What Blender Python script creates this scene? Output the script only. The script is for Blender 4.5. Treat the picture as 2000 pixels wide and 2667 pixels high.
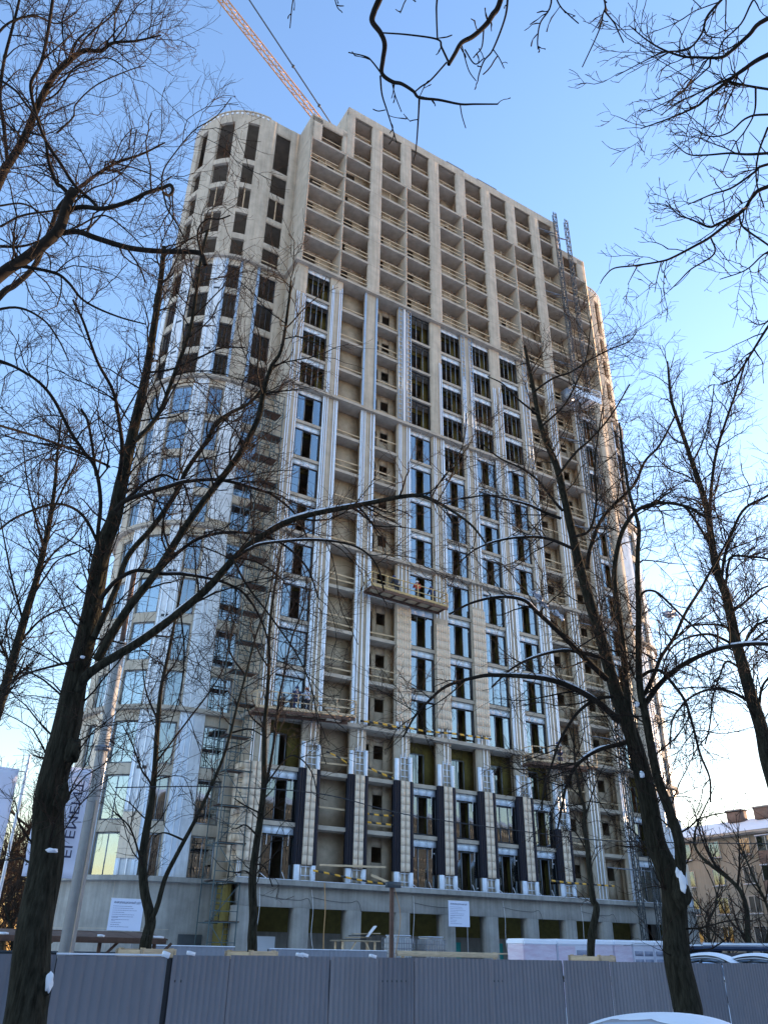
import bpy, bmesh, math, random
import numpy as np
from mathutils import Matrix, Vector
random.seed(7); RNG = np.random.default_rng(11)
for o in list(bpy.data.objects): bpy.data.objects.remove(o)
SC = bpy.context.scene
COL = SC.collection
R_ = math.radians
# ------------------------------------------------------------------ camera
CAM = np.array([0.0, -47.71, 2.0])
F_PX, PITCH, ROLL, YAW = 2098.08, 0.503866, 0.0166312, 0.545456
def _rot(p, r, y):
    cp, sp, cy, sy = math.cos(p), math.sin(p), math.cos(y), math.sin(y)
    fwd = np.array([sy*cp, cy*cp, sp]); right = np.array([cy, -sy, 0.0]); up = np.cross(right, fwd)
    return math.cos(r)*right+math.sin(r)*up, -math.sin(r)*right+math.cos(r)*up, fwd
C_R, C_U, C_F = _rot(PITCH, ROLL, YAW)
cam = bpy.data.cameras.new('camera'); cam_o = bpy.data.objects.new('camera', cam); COL.objects.link(cam_o)
cam.sensor_fit = 'HORIZONTAL'; cam.sensor_width = 36.0; cam.lens = 36.0*F_PX/2000.0
cam.clip_start = 0.1; cam.clip_end = 5000
cam_o.matrix_world = Matrix(((C_R[0], C_U[0], -C_F[0], CAM[0]), (C_R[1], C_U[1], -C_F[1], CAM[1]), (C_R[2], C_U[2], -C_F[2], CAM[2]), (0, 0, 0, 1)))
SC.camera = cam_o
# ------------------------------------------------------------------ sky, sun, exposure
SUN_EL, SUN_AZ = R_(7.0), R_(87.0)          # azimuth from +Y towards +X
world = bpy.data.worlds.new('World'); SC.world = world; world.use_nodes = True
wn = world.node_tree
sky = wn.nodes.new('ShaderNodeTexSky'); sky.sky_type = 'NISHITA'; sky.sun_disc = False
sky.sun_elevation = SUN_EL; sky.sun_rotation = SUN_AZ
sky.altitude = 0; sky.air_density = 1.5; sky.dust_density = 0.5; sky.ozone_density = 3.6
bg = wn.nodes['Background']; bg.inputs['Strength'].default_value = 0.15
wb = wn.nodes.new('ShaderNodeMix'); wb.data_type = 'RGBA'; wb.blend_type = 'MULTIPLY'; wb.inputs[0].default_value = 1.0   # even white balance of the whole sky
wb.inputs[7].default_value = (1.14, 0.965, 1.04, 1); wn.links.new(sky.outputs[0], wb.inputs[6]); wn.links.new(wb.outputs[2], bg.inputs[0])
sun = bpy.data.lights.new('sun', 'SUN'); sun.energy = 2.3; sun.angle = R_(0.5); sun.color = (1.0, 0.68, 0.42)
sun_o = bpy.data.objects.new('sun', sun); COL.objects.link(sun_o)
sd = Vector((math.sin(SUN_AZ)*math.cos(SUN_EL), math.cos(SUN_AZ)*math.cos(SUN_EL), math.sin(SUN_EL)))
sun_o.rotation_euler = sd.to_track_quat('Z', 'Y').to_euler(); sun_o.location = (60, -20, 90)
SC.view_settings.view_transform = 'Standard'; SC.view_settings.look = 'None'
SC.view_settings.gamma = 1.0; SC.view_settings.use_curve_mapping = False
SC.view_settings.exposure = 2.42
SC.cycles.max_bounces = 6; SC.cycles.diffuse_bounces = 4; SC.cycles.glossy_bounces = 3
SC.cycles.transparent_max_bounces = 12; SC.cycles.caustics_reflective = False; SC.cycles.caustics_refractive = False
# ------------------------------------------------------------------ pixel -> place (photograph pixels, 2000 wide)
def ray(x, y):
    return (x-1000)/F_PX*C_R-(y-1333.5)/F_PX*C_U+C_F
def at(x, y, dist):
    d = ray(x, y); return CAM+d/np.linalg.norm(d)*dist
def onY(x, y, Y):
    d = ray(x, y); return CAM+d*((Y-CAM[1])/d[1])
def onZ(x, y, Z):
    d = ray(x, y); return CAM+d*((Z-CAM[2])/d[2])
# ------------------------------------------------------------------ materials
def mat(name, col, rough=0.8, metal=0.0, var=0.0, scale=2.0, stretch=(1, 1, 1), bump=0.0, bscale=20.0, col2=None, spec=0.5, streak=0.0, coords='pos'):
    m = bpy.data.materials.new(name); m.use_nodes = True
    n = m.node_tree.nodes; l = m.node_tree.links; b = n['Principled BSDF']
    b.inputs['Roughness'].default_value = rough; b.inputs['Metallic'].default_value = metal
    b.inputs['Specular IOR Level'].default_value = spec
    b.inputs['Base Color'].default_value = (*col, 1)
    if var or col2 or bump or streak:
        if coords == 'pos':
            g = n.new('ShaderNodeNewGeometry'); src = g.outputs['Position']
        else:
            g = n.new('ShaderNodeTexCoord'); src = g.outputs['Object']
        mp = n.new('ShaderNodeMapping'); mp.inputs['Scale'].default_value = stretch; l.new(src, mp.inputs[0])
    cur = None
    if var or col2:
        t = n.new('ShaderNodeTexNoise'); t.inputs['Scale'].default_value = scale; t.inputs['Detail'].default_value = 6; t.inputs['Roughness'].default_value = 0.65
        l.new(mp.outputs[0], t.inputs['Vector'])
        r = n.new('ShaderNodeValToRGB'); r.color_ramp.elements[0].position = 0.32; r.color_ramp.elements[1].position = 0.68
        c2 = col2 if col2 else tuple(min(1, c*(1+var)) for c in col)
        c1 = col if col2 else tuple(c*(1-var) for c in col)
        r.color_ramp.elements[0].color = (*c1, 1); r.color_ramp.elements[1].color = (*c2, 1)
        l.new(t.outputs['Fac'], r.inputs[0]); cur = r.outputs[0]
    if streak:
        mp2 = n.new('ShaderNodeMapping'); mp2.inputs['Scale'].default_value = (3.2, 3.2, 0.16); l.new(src, mp2.inputs[0])
        t2 = n.new('ShaderNodeTexNoise'); t2.inputs['Scale'].default_value = 1.6; t2.inputs['Detail'].default_value = 5; l.new(mp2.outputs[0], t2.inputs['Vector'])
        r2 = n.new('ShaderNodeValToRGB'); r2.color_ramp.elements[0].position = 0.36; r2.color_ramp.elements[1].position = 0.62
        k = 1-streak; r2.color_ramp.elements[0].color = (k, k, k, 1); r2.color_ramp.elements[1].color = (1, 1, 1, 1)
        l.new(t2.outputs['Fac'], r2.inputs[0])
        mx = n.new('ShaderNodeMix'); mx.data_type = 'RGBA'; mx.blend_type = 'MULTIPLY'; mx.inputs[0].default_value = 1.0
        if cur: l.new(cur, mx.inputs[6])
        else: mx.inputs[6].default_value = (*col, 1)
        l.new(r2.outputs[0], mx.inputs[7]); cur = mx.outputs[2]
    if cur: l.new(cur, b.inputs['Base Color'])
    if bump:
        t3 = n.new('ShaderNodeTexNoise'); t3.inputs['Scale'].default_value = bscale; t3.inputs['Detail'].default_value = 5
        l.new(mp.outputs[0], t3.inputs['Vector'])
        bp = n.new('ShaderNodeBump'); bp.inputs['Strength'].default_value = bump; bp.inputs['Distance'].default_value = 0.03
        l.new(t3.outputs['Fac'], bp.inputs['Height']); l.new(bp.outputs[0], b.inputs['Normal'])
    return m
def glass_mat(name, tint, refl, rough=0.03):
    m = bpy.data.materials.new(name); m.use_nodes = True
    n = m.node_tree.nodes; l = m.node_tree.links
    for x in list(n): n.remove(x)
    o = n.new('ShaderNodeOutputMaterial'); mix = n.new('ShaderNodeMixShader'); tr = n.new('ShaderNodeBsdfTransparent'); gl = n.new('ShaderNodeBsdfGlossy')
    tr.inputs[0].default_value = (*tint, 1); gl.inputs['Roughness'].default_value = rough; gl.inputs['Color'].default_value = (0.82, 0.92, 1.0, 1)
    fr = n.new('ShaderNodeFresnel'); fr.inputs[0].default_value = 1.5
    ma = n.new('ShaderNodeMath'); ma.operation = 'MAXIMUM'; ma.inputs[1].default_value = refl
    g = n.new('ShaderNodeNewGeometry'); t = n.new('ShaderNodeTexNoise'); t.inputs['Scale'].default_value = 0.6; l.new(g.outputs['Position'], t.inputs['Vector'])
    bp = n.new('ShaderNodeBump'); bp.inputs['Strength'].default_value = 0.12; bp.inputs['Distance'].default_value = 0.05; l.new(t.outputs['Fac'], bp.inputs['Height']); l.new(bp.outputs[0], gl.inputs['Normal'])
    l.new(fr.outputs[0], ma.inputs[0]); l.new(ma.outputs[0], mix.inputs[0]); l.new(tr.outputs[0], mix.inputs[1]); l.new(gl.outputs[0], mix.inputs[2]); l.new(mix.outputs[0], o.inputs[0])
    return m
def stripe_mat(name, c1, c2, scale, axis=(1, 0, 0.25)):
    m = bpy.data.materials.new(name); m.use_nodes = True
    n = m.node_tree.nodes; l = m.node_tree.links; b = n['Principled BSDF']; b.inputs['Roughness'].default_value = 0.5
    g = n.new('ShaderNodeNewGeometry'); d = n.new('ShaderNodeVectorMath'); d.operation = 'DOT_PRODUCT'; d.inputs[1].default_value = axis; l.new(g.outputs['Position'], d.inputs[0])
    mu = n.new('ShaderNodeMath'); mu.operation = 'MULTIPLY'; mu.inputs[1].default_value = scale; l.new(d.outputs['Value'], mu.inputs[0])
    fr = n.new('ShaderNodeMath'); fr.operation = 'FRACT'; l.new(mu.outputs[0], fr.inputs[0])
    gt = n.new('ShaderNodeMath'); gt.operation = 'GREATER_THAN'; gt.inputs[1].default_value = 0.5; l.new(fr.outputs[0], gt.inputs[0])
    mx = n.new('ShaderNodeMix'); mx.data_type = 'RGBA'; mx.inputs[6].default_value = (*c1, 1); mx.inputs[7].default_value = (*c2, 1); l.new(gt.outputs[0], mx.inputs[0]); l.new(mx.outputs[2], b.inputs['Base Color'])
    return m
M = {}
M['concrete'] = mat('concrete', (0.53, 0.445, 0.34), 0.9, var=0.16, scale=0.8, bump=0.25, bscale=14, streak=0.17)
M['slab'] = mat('slab_concrete', (0.44, 0.37, 0.29), 0.9, var=0.18, scale=1.4, bump=0.2, bscale=10)
M['base'] = mat('base_concrete', (0.34, 0.32, 0.285), 0.9, var=0.2, scale=0.7, bump=0.25, bscale=12, streak=0.2)
M['blockwall'] = mat('block_wall', (0.53, 0.42, 0.30), 0.9, var=0.2, scale=1.7, bump=0.4, bscale=7)
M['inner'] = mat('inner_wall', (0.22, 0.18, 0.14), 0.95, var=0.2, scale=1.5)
M['wood'] = mat('plank_wood', (0.56, 0.41, 0.25), 0.75, var=0.22, scale=2.0, stretch=(1, 1, 6))
M['alu'] = mat('aluminium', (0.76, 0.80, 0.86), 0.40, metal=0.45, var=0.06, scale=3)
M['galv'] = mat('galvanised_sheet', (0.70, 0.77, 0.85), 0.5, metal=0.2, var=0.10, scale=1.5)
M['foil'] = mat('pale_membrane', (0.76, 0.78, 0.80), 0.55, metal=0.1, var=0.14, scale=1.2, bump=0.25, bscale=2.5, streak=0.15)
M['bluestrip'] = mat('blue_grey_strip', (0.36, 0.46, 0.58), 0.5, metal=0.3, var=0.08)
M['frame'] = mat('dark_frame', (0.028, 0.031, 0.038), 0.4)
M['greyframe'] = mat('grey_frame', (0.30, 0.32, 0.34), 0.4, metal=0.5)
M['glass'] = glass_mat('window_glass', (0.36, 0.42, 0.45), 0.33)
M['glasslow'] = glass_mat('lower_glass', (0.30, 0.36, 0.35), 0.2)
M['tile'] = mat('tan_tile', (0.76, 0.61, 0.45), 0.6, var=0.05, scale=0.9, streak=0.10)
M['tilegroove'] = mat('tile_groove', (0.30, 0.22, 0.16), 0.7, var=0.1)
M['navy'] = mat('navy_fin', (0.016, 0.017, 0.027), 0.6, spec=.2)
M['wool'] = mat('mineral_wool', (0.17, 0.135, 0.035), 0.95, var=0.18, scale=3, bump=0.5, bscale=18)
M['snow'] = mat('snow', (0.86, 0.88, 0.92), 0.7, var=0.03, bump=0.3, bscale=6)
M['fence'] = mat('fence_paint', (0.200, 0.199, 0.216), 0.5, var=0.05, scale=0.7, streak=0.06)
M['white'] = mat('white_paint', (0.78, 0.78, 0.80), 0.5, var=0.03)
M['black'] = mat('black_rubber', (0.02, 0.02, 0.022), 0.6)
M['steel'] = mat('dark_steel', (0.07, 0.08, 0.085), 0.5, metal=0.4, var=0.2)
M['scaf'] = mat('scaffold_green', (0.05, 0.085, 0.09), 0.5, var=0.2)
M['grey_steel'] = mat('grey_steel', (0.24, 0.25, 0.27), 0.45, metal=0.6, var=0.15, scale=5)
M['orange'] = mat('orange_paint', (0.48, 0.27, 0.11), 0.5, var=0.1)
M['yellow'] = mat('yellow_paint', (0.48, 0.34, 0.14), 0.55, var=0.15)
M['rust'] = mat('rusty_brown', (0.11, 0.06, 0.04), 0.8, var=0.3, scale=4)
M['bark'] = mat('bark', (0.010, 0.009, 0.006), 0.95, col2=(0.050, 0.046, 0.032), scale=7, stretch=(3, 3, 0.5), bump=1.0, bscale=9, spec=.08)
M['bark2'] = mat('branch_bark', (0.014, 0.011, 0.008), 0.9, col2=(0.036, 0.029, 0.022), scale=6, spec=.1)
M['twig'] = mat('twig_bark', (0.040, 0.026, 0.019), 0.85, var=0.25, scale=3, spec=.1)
M['ground'] = mat('snowy_ground', (0.72, 0.73, 0.76), 0.9, col2=(0.84, 0.85, 0.88), scale=0.4, bump=0.4, bscale=3)
M['road'] = mat('slushy_road', (0.30, 0.30, 0.31), 0.8, col2=(0.62, 0.62, 0.65), scale=0.5, bump=0.3, bscale=6)
M['tape'] = stripe_mat('hazard_tape', (0.02, 0.02, 0.02), (0.75, 0.38, 0.03), 1.35, (1, 0.4, 0.35))
# ------------------------------------------------------------------ object helpers
def link(name, me, m=None, parent=None, loc=(0, 0, 0), rot=None, scale=None):
    o = bpy.data.objects.new(name, me); COL.objects.link(o)
    if m is not None and me is not None and not me.materials: me.materials.append(m)
    o.location = loc
    if rot: o.rotation_euler = rot
    if scale is not None: o.scale = scale
    if parent is not None: o.parent = parent
    return o
def thing(name, label, cat, loc=(0, 0, 0), rz=0.0, group=None):
    o = bpy.data.objects.new(name, None); COL.objects.link(o); o.location = loc; o.rotation_euler = (0, 0, rz)
    o['label'] = label; o['category'] = cat
    if group: o['group'] = group
    return o
def tag(o, label, cat, group=None):
    o['label'] = label; o['category'] = cat
    if group: o['group'] = group
    return o
def struct(o): o['kind'] = 'structure'; return o
def mesh_np(name, V, Fq, smooth=False):
    me = bpy.data.meshes.new(name); V = np.asarray(V, dtype=np.float32); Fq = np.asarray(Fq, dtype=np.int32)
    k = Fq.shape[1]
    me.vertices.add(len(V)); me.vertices.foreach_set('co', V.ravel())
    me.loops.add(Fq.size); me.loops.foreach_set('vertex_index', Fq.ravel())
    me.polygons.add(len(Fq)); me.polygons.foreach_set('loop_start', np.arange(0, Fq.size, k, dtype=np.int32)); me.polygons.foreach_set('loop_total', np.full(len(Fq), k, dtype=np.int32))
    if smooth: me.polygons.foreach_set('use_smooth', np.ones(len(Fq), dtype=bool))
    me.update(calc_edges=True); me.validate(); return me
_BF = np.array([(0, 3, 2, 1), (4, 5, 6, 7), (0, 1, 5, 4), (1, 2, 6, 5), (2, 3, 7, 6), (3, 0, 4, 7)])
def boxes_mesh(name, L):
    """L: list of (x0,x1,y0,y1,z0,z1)"""
    V = []; Fs = []
    for i, (x0, x1, y0, y1, z0, z1) in enumerate(L):
        V += [(x0, y0, z0), (x1, y0, z0), (x1, y1, z0), (x0, y1, z0), (x0, y0, z1), (x1, y0, z1), (x1, y1, z1), (x0, y1, z1)]
        Fs.append(_BF+8*i)
    return mesh_np(name, V, np.concatenate(Fs))
_unit = {}
def ubox(m):
    if m not in _unit:
        me = boxes_mesh('unit_block', [(-.5, .5, -.5, .5, -.5, .5)]); me.materials.append(M[m]); _unit[m] = me
    return _unit[m]
def box(name, m, x0, x1, y0, y1, z0, z1, parent=None, off=(0, 0, 0), rot=None):
    return link(name, ubox(m), None, parent, ((x0+x1)/2-off[0], (y0+y1)/2-off[1], (z0+z1)/2-off[2]), rot, (abs(x1-x0), abs(y1-y0), abs(z1-z0)))
def bar_pts(p, q): return np.array(p, float), np.array(q, float)
def bar(name, m, p, q, w, h=None, parent=None, off=(0, 0, 0)):
    """a square bar from p to q as a scaled unit block"""
    p, q = bar_pts(p, q); d = q-p; L = np.linalg.norm(d); h = h or w
    quat = Vector(d).to_track_quat('X', 'Z')
    o = link(name, ubox(m), None, parent, tuple((p+q)/2-np.array(off)), None, (L, w, h)); o.rotation_euler = quat.to_euler(); return o
def bars_mesh(name, segs):
    """segs: (p,q,w) joined square bars"""
    V = []; Fs = []
    for i, (p, q, w) in enumerate(segs):
        p, q = bar_pts(p, q); d = q-p; d /= max(1e-9, np.linalg.norm(d)); a = np.array([0, 0, 1.0]) if abs(d[2]) < .9 else np.array([1.0, 0, 0])
        s = np.cross(d, a); s /= np.linalg.norm(s); t = np.cross(s, d); s = s*w/2; t = t*w/2
        V += [p-s-t, p+s-t, p+s+t, p-s+t, q-s-t, q+s-t, q+s+t, q-s+t]
        Fs.append(_BF+8*i)
    return mesh_np(name, V, np.concatenate(Fs))
def tubes(P, Rad, S=4, cap=True):
    """P (N,K,3), Rad (N,K) -> verts, quads"""
    N, K, _ = P.shape
    T = np.gradient(P, axis=1); T /= np.maximum(1e-9, np.linalg.norm(T, axis=2, keepdims=True))
    ref = np.where(np.abs(T[:, :1, 2:3]) < .8, np.array([0, 0, 1.0]), np.array([1.0, 0, 0]))
    ref = np.repeat(ref, K, axis=1)
    A = np.cross(T, ref); A /= np.maximum(1e-9, np.linalg.norm(A, axis=2, keepdims=True)); B = np.cross(T, A)
    th = np.arange(S)*2*math.pi/S
    V = P[:, :, None, :]+Rad[:, :, None, None]*(np.cos(th)[None, None, :, None]*A[:, :, None, :]+np.sin(th)[None, None, :, None]*B[:, :, None, :])
    idx = np.arange(N*K*S).reshape(N, K, S)
    a = idx[:, :-1, :]; b = np.roll(a, -1, axis=2); c = idx[:, 1:, :]; d = np.roll(c, -1, axis=2)
    return V.reshape(-1, 3), np.stack([a, b, d, c], axis=-1).reshape(-1, 4)
def catmull(pts, n):
    pts = np.asarray(pts, float)
    if len(pts) < 3:
        t = np.linspace(0, 1, n)[:, None]; return pts[0]*(1-t)+pts[-1]*t
    P = np.vstack([2*pts[0]-pts[1], pts, 2*pts[-1]-pts[-2]]); m = len(pts)-1
    out = []
    for u in np.linspace(0, m-1e-6, n):
        i = int(u); t = u-i; p0, p1, p2, p3 = P[i:i+4]
        out.append(.5*((2*p1)+(-p0+p2)*t+(2*p0-5*p1+4*p2-p3)*t*t+(-p0+3*p1-3*p2+p3)*t**3))
    return np.array(out)
def tube_obj(name, m, pts, r, parent=None, S=6, n=None, smooth=True, off=(0, 0, 0)):
    P = catmull(pts, n or max(8, 4*len(pts)))-np.array(off)
    rr = np.interp(np.linspace(0, 1, len(P)), np.linspace(0, 1, len(r)), r) if hasattr(r, '__len__') else np.full(len(P), r)
    V, Fq = tubes(P[None], rr[None], S)
    return link(name, mesh_np(name, V, Fq, smooth), M[m], parent)
# ------------------------------------------------------------------ ground
gs = 1500
struct(link('ground', mesh_np('ground', [(-gs, -gs, 0), (gs, -gs, 0), (gs, gs, 0), (-gs, gs, 0)], [(0, 1, 2, 3)]), M['ground']))
struct(link('road', mesh_np('road', [(-60, -62, .004), (71, -62, .004), (71, -35.5, .004), (-60, -35.5, .004)], [(0, 1, 2, 3)]), M['road']))
kb = boxes_mesh('kerb', [(-60+i*1.0, -59.02+i*1.0, -35.5, -35.35, 0, .14) for i in range(130)])
struct(link('kerb', kb, M['base']))
# ------------------------------------------------------------------ the tower under construction
Z = [5.82+3.3*n for n in range(24)]
UP, LO = -0.20, 0.15
XC = {k: 23.76+3.56*i for i, k in enumerate(['AB', 'BC', 'CD', 'DE', 'EF', 'FG', 'GH', 'HI', 'IJ'])}
BO = (38.0, 0.0, 0.0)
BLD = thing('apartment_tower', 'tall concrete apartment tower under construction with two rounded corner towers', 'building', BO)
def bb(name, m, x0, x1, y0, y1, z0, z1, rot=None): return box(name, m, x0, x1, y0, y1, z0, z1, BLD, BO, rot)
def bm(name, me, m): return link(name, me, M[m] if m else None, BLD, (-BO[0], 0, 0))
TX = lambda x, mir: 76-x if mir else x
TC, TR = (16.6, 8.2), 5.6
def tpt(th, r, mir=False):
    t = R_(th); return TX(TC[0]-r*math.sin(t), mir), TC[1]-r*math.cos(t)
def prism(name, poly, z0, z1):
    n = len(poly); V = [(x, y, z0) for x, y in poly]+[(x, y, z1) for x, y in poly]
    F = [list(range(n))[::-1], list(range(n, 2*n))]+[[i, (i+1) % n, n+(i+1) % n, n+i] for i in range(n)]
    me = bpy.data.meshes.new(name); me.from_pydata(V, [], F); me.update(); return me
def outline(yf, r, towers=True, xl=19.9, flat=None):
    ff = TC[1]-r
    if not towers: return [(23.82, 17.9), (23.82, yf), (52.18, yf), (52.18, 17.9)]
    L = [(TC[0], 17.9)]+[tpt(t, r) for t in np.linspace(178, 0, 36)]+[(xl, ff), (xl, yf)]
    return L+[(76-x, y) for x, y in L[::-1]]
LEDGE = (3, 7, 11, 15)
for n in range(1, 23):
    if n == 22: poly = outline(UP+.015, 5.5, False)
    elif n in LEDGE: poly = outline(UP, 5.95, True, 19.5)
    elif n > 15: poly = outline(UP+.015, 5.5) if n == 21 else outline(UP+.015, 4.9)
    else: poly = outline(LO+.03, 4.9)
    if n == 20: poly = [(19.9, 17.9), (19.9, UP+.015), (56.1, UP+.015), (56.1, 17.9)]
    bm('floor_slab', prism('floor_slab', poly, Z[n]-.25, Z[n]), 'slab')
# soffit edge beads, formwork joints on ledges are in the material
# roof beams and parapets
bb('roof_beam', 'concrete', 23.80, 52.20, UP, UP+.3, Z[22]-.25, 79.25)
bb('roof_beam', 'concrete', 23.80, 24.1, UP+.3, 17.9, Z[21], 79.25); bb('roof_beam', 'concrete', 51.9, 52.2, UP+.3, 17.9, Z[21], 79.25)
for x0, x1 in ((19.85, 23.8), (52.2, 56.15)):
    bb('roof_beam', 'concrete', x0, x1, UP, UP+.3, Z[21]-.85, Z[21]+.02)
for i in range(9): bb('parapet_joint', 'slab', 25.6+3.2*i, 25.63+3.2*i, UP-.006, UP, Z[22]-.3, 79.25)
bb('roof_edge_trim', 'grey_steel', 36.2, 38.6, UP-.02, UP+.2, 79.26, 79.4); bb('roof_edge_trim', 'grey_steel', 40.4, 43.2, UP-.02, UP+.2, 79.26, 79.38)
# upper piers and fins
def pier(x0, x1, z0, z1, y0=UP, y1=UP+.45, m='concrete', name='pier'): return bb(name, m, x0, x1, y0, y1, z0, z1)
for i, k in enumerate(XC):
    c = XC[k]; wide = k in ('BC', 'DE', 'FG', 'HI')
    if k == 'AB': pier(23.33, 23.79, Z[20], Z[21]-.2); pier(23.80, 24.62, Z[20], Z[22]-.25, UP-.005)
    elif k == 'IJ': pier(52.21, 52.67, Z[20], Z[21]-.2); pier(51.38, 52.20, Z[20], Z[22]-.25, UP-.005)
    elif not wide: pier(c-.61, c+.61, Z[20], Z[22]-.25)
    if wide:
        pier(c-.62, c+.62, Z[15], Z[22]-.25, UP-.004)
        for dx in (-.28, .3):       # form-work seams
            bb('formwork_seam', 'slab', c+dx-.012, c+dx+.012, UP-.012, UP-.004, Z[15], Z[22]-.3)
        for n in range(16, 22): bb('pour_joint', 'inner', c-.62, c+.62, UP-.007, UP-.004, Z[n]-.27, Z[n]-.25)
    else:
        bb('fin_wall', 'concrete', c-.11, c+.11, UP, 1.36, Z[15], Z[20]-.02)
    bb('partition_wall', 'blockwall', c-.10, c+.10, LO+.46, 8.0, Z[0], Z[21])
for x0, x1 in ((19.85, 21.0), (55.0, 56.15)): pier(x0, x1, Z[20], Z[21]-.2)
for x0, x1 in ((19.85, 20.07), (55.93, 56.15)): bb('side_wall', 'concrete', x0, x1, UP, 2.66, Z[15], Z[21])
for x0, x1 in ((19.85, 20.1), (55.9, 56.15)): bb('side_wall', 'concrete', x0, x1, LO+.02, 2.66, Z[0], Z[15]-.25)
for n in (16, 17, 18, 19, 20):      # construction joints on the notch walls
    bb('wall_joint', 'slab', 19.835, 19.85, UP+.02, 2.6, Z[n]-.27, Z[n]-.22)
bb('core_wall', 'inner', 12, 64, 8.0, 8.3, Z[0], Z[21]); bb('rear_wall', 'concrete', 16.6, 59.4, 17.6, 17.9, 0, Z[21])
# lower piers (concrete core), stop under every ledge
zone = [(0, 3), (3, 7), (7, 11), (11, 15)]
for k, c in XC.items():
    for a, b in zone: pier(c-.6, c+.6, Z[a], Z[b]-.25, LO, LO+.45)
for mir in (0, 1):
    for a, b in zone:
        x0, x1 = sorted((TX(19.87, mir), TX(20.85, mir))); pier(x0, x1, Z[a], Z[b]-.25, LO-.004, LO+.45)
# loggia back walls with their openings (shared meshes)
W = 3.36
def wallmesh(name, w, h, holes, t=.15):
    holes = sorted(holes); L = []; x = 0
    for a, b, z0, z1 in holes:
        if a > x: L.append((x, a, 0, t, 0, h))
        L.append((a, b, 0, t, z1, h))
        if z0 > 0: L.append((a, b, 0, t, 0, z0))
        x = b
    L.append((x, w, 0, t, 0, h)); return boxes_mesh(name, L)
WM = {}
for nm, holes, m in (('t1', [(.35, 1.75, 0, 2.78)], 'blockwall'), ('t2', [(.3, 1.3, .0, 2.75), (2.2, 2.9, 0, 2.5)], 'blockwall'), ('t3', [(.25, 1.5, .7, 2.8)], 'blockwall'), ('t4', [(.1, 1.1, 0, 2.7)], 'blockwall'),
                     ('plain', [(.85, 1.05, 0, 2.4)], 'blockwall'), ('dw', [(.75, 1.45, 0, 2.45), (1.8, 2.6, 1.5, 2.45)], 'blockwall'), ('wool', [(1.35, 2.55, 0, 2.6)], 'wool'), ('wool2', [(1.05, 2.35, 0, 2.25)], 'wool')):
    WM[nm] = wallmesh('loggia_wall', W, 3.05, holes); WM[nm].materials.append(M[m])
LEFT = {'A': 20.1}
for k, b in zip(['AB', 'BC', 'CD', 'DE', 'EF', 'FG', 'GH', 'HI', 'IJ'], 'BCDEFGHIJ'): LEFT[b] = XC[k]+.1
rnd = random.Random(3)
for b in 'ABCDEFGHIJ':
    for s in range(22):
        if s == 21 and b in 'AJ': continue
        if s >= 15: ty = rnd.choice(['t1', 't1', 't2', 't3', 't4'])
        elif b in 'B': ty = 'plain'
        elif b in 'CHI': ty = 'dw'
        else: ty = 'wool2' if s == 2 else 'wool'
        o = link('loggia_wall', WM[ty], None, BLD, (LEFT[b]-BO[0], 1.32, Z[s]), None, (1.08 if b in 'AJ' else 1, 1, 1))
# rough mortar courses under the ceilings of the bare storeys, joined
mc = []
for b in 'ABCDEFGHIJ':
    for s in range(15, 21):
        x = LEFT[b]+.2
        while x < LEFT[b]+3.1:
            w = rnd.uniform(.25, .6)
            if rnd.random() < .6: mc.append((x, x+w, 1.28, 1.33, Z[s]+2.9-rnd.uniform(0, .12), Z[s]+3.04))
            x += w+rnd.uniform(.02, .15)
o = bm('mortar_course', boxes_mesh('mortar_course', mc), 'slab'); o['kind'] = 'stuff'
# timber guard planks
def plank(x0, x1, z, y, tilt=0, hh=.14, m='wood'):
    L = x1-x0; return link('guard_plank', ubox(m), None, BLD, ((x0+x1)/2-BO[0], y, z), (0, tilt, 0), (L, .045, hh))
for b in 'ABCDEFGHIJ':
    xl, xr = LEFT[b], LEFT[b]+W+(.25 if b in 'AJ' else 0)
    for s in range(15, 22):
        if s == 21 and b in 'AJ': continue
        for h in ((.5, 1.05) if s < 20 else (1.0,)):
            if rnd.random() < .12: continue
            a = xl+(.0 if rnd.random() < .7 else rnd.uniform(.1, .7)); e = xr-(.0 if rnd.random() < .7 else rnd.uniform(.1, .8))
            plank(a, e, Z[s]+h+rnd.uniform(-.06, .06), UP+.12+rnd.uniform(-.03, .03)+(.25 if s >= 20 else 0), rnd.uniform(-.015, .015), .10)
for b in 'BCHI':
    for s in list(range(1, 3))+list(range(3, 15)):
        for h in ((.45, 1.05) if b != 'B' else (1.05, .5)):
            if rnd.random() < .3: continue
            plank(LEFT[b]+.5, LEFT[b]+W-.5, Z[s]+h+rnd.uniform(-.1, .1), LO+.25, rnd.uniform(-.03, .03), .11)
for b in 'ACEGI':       # slender posts carrying the planks
    for s in range(15, 20): bb('guard_post', 'wood', LEFT[b]+1.6, LEFT[b]+1.66, UP+.16, UP+.2, Z[s], Z[s]+1.15)
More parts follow.
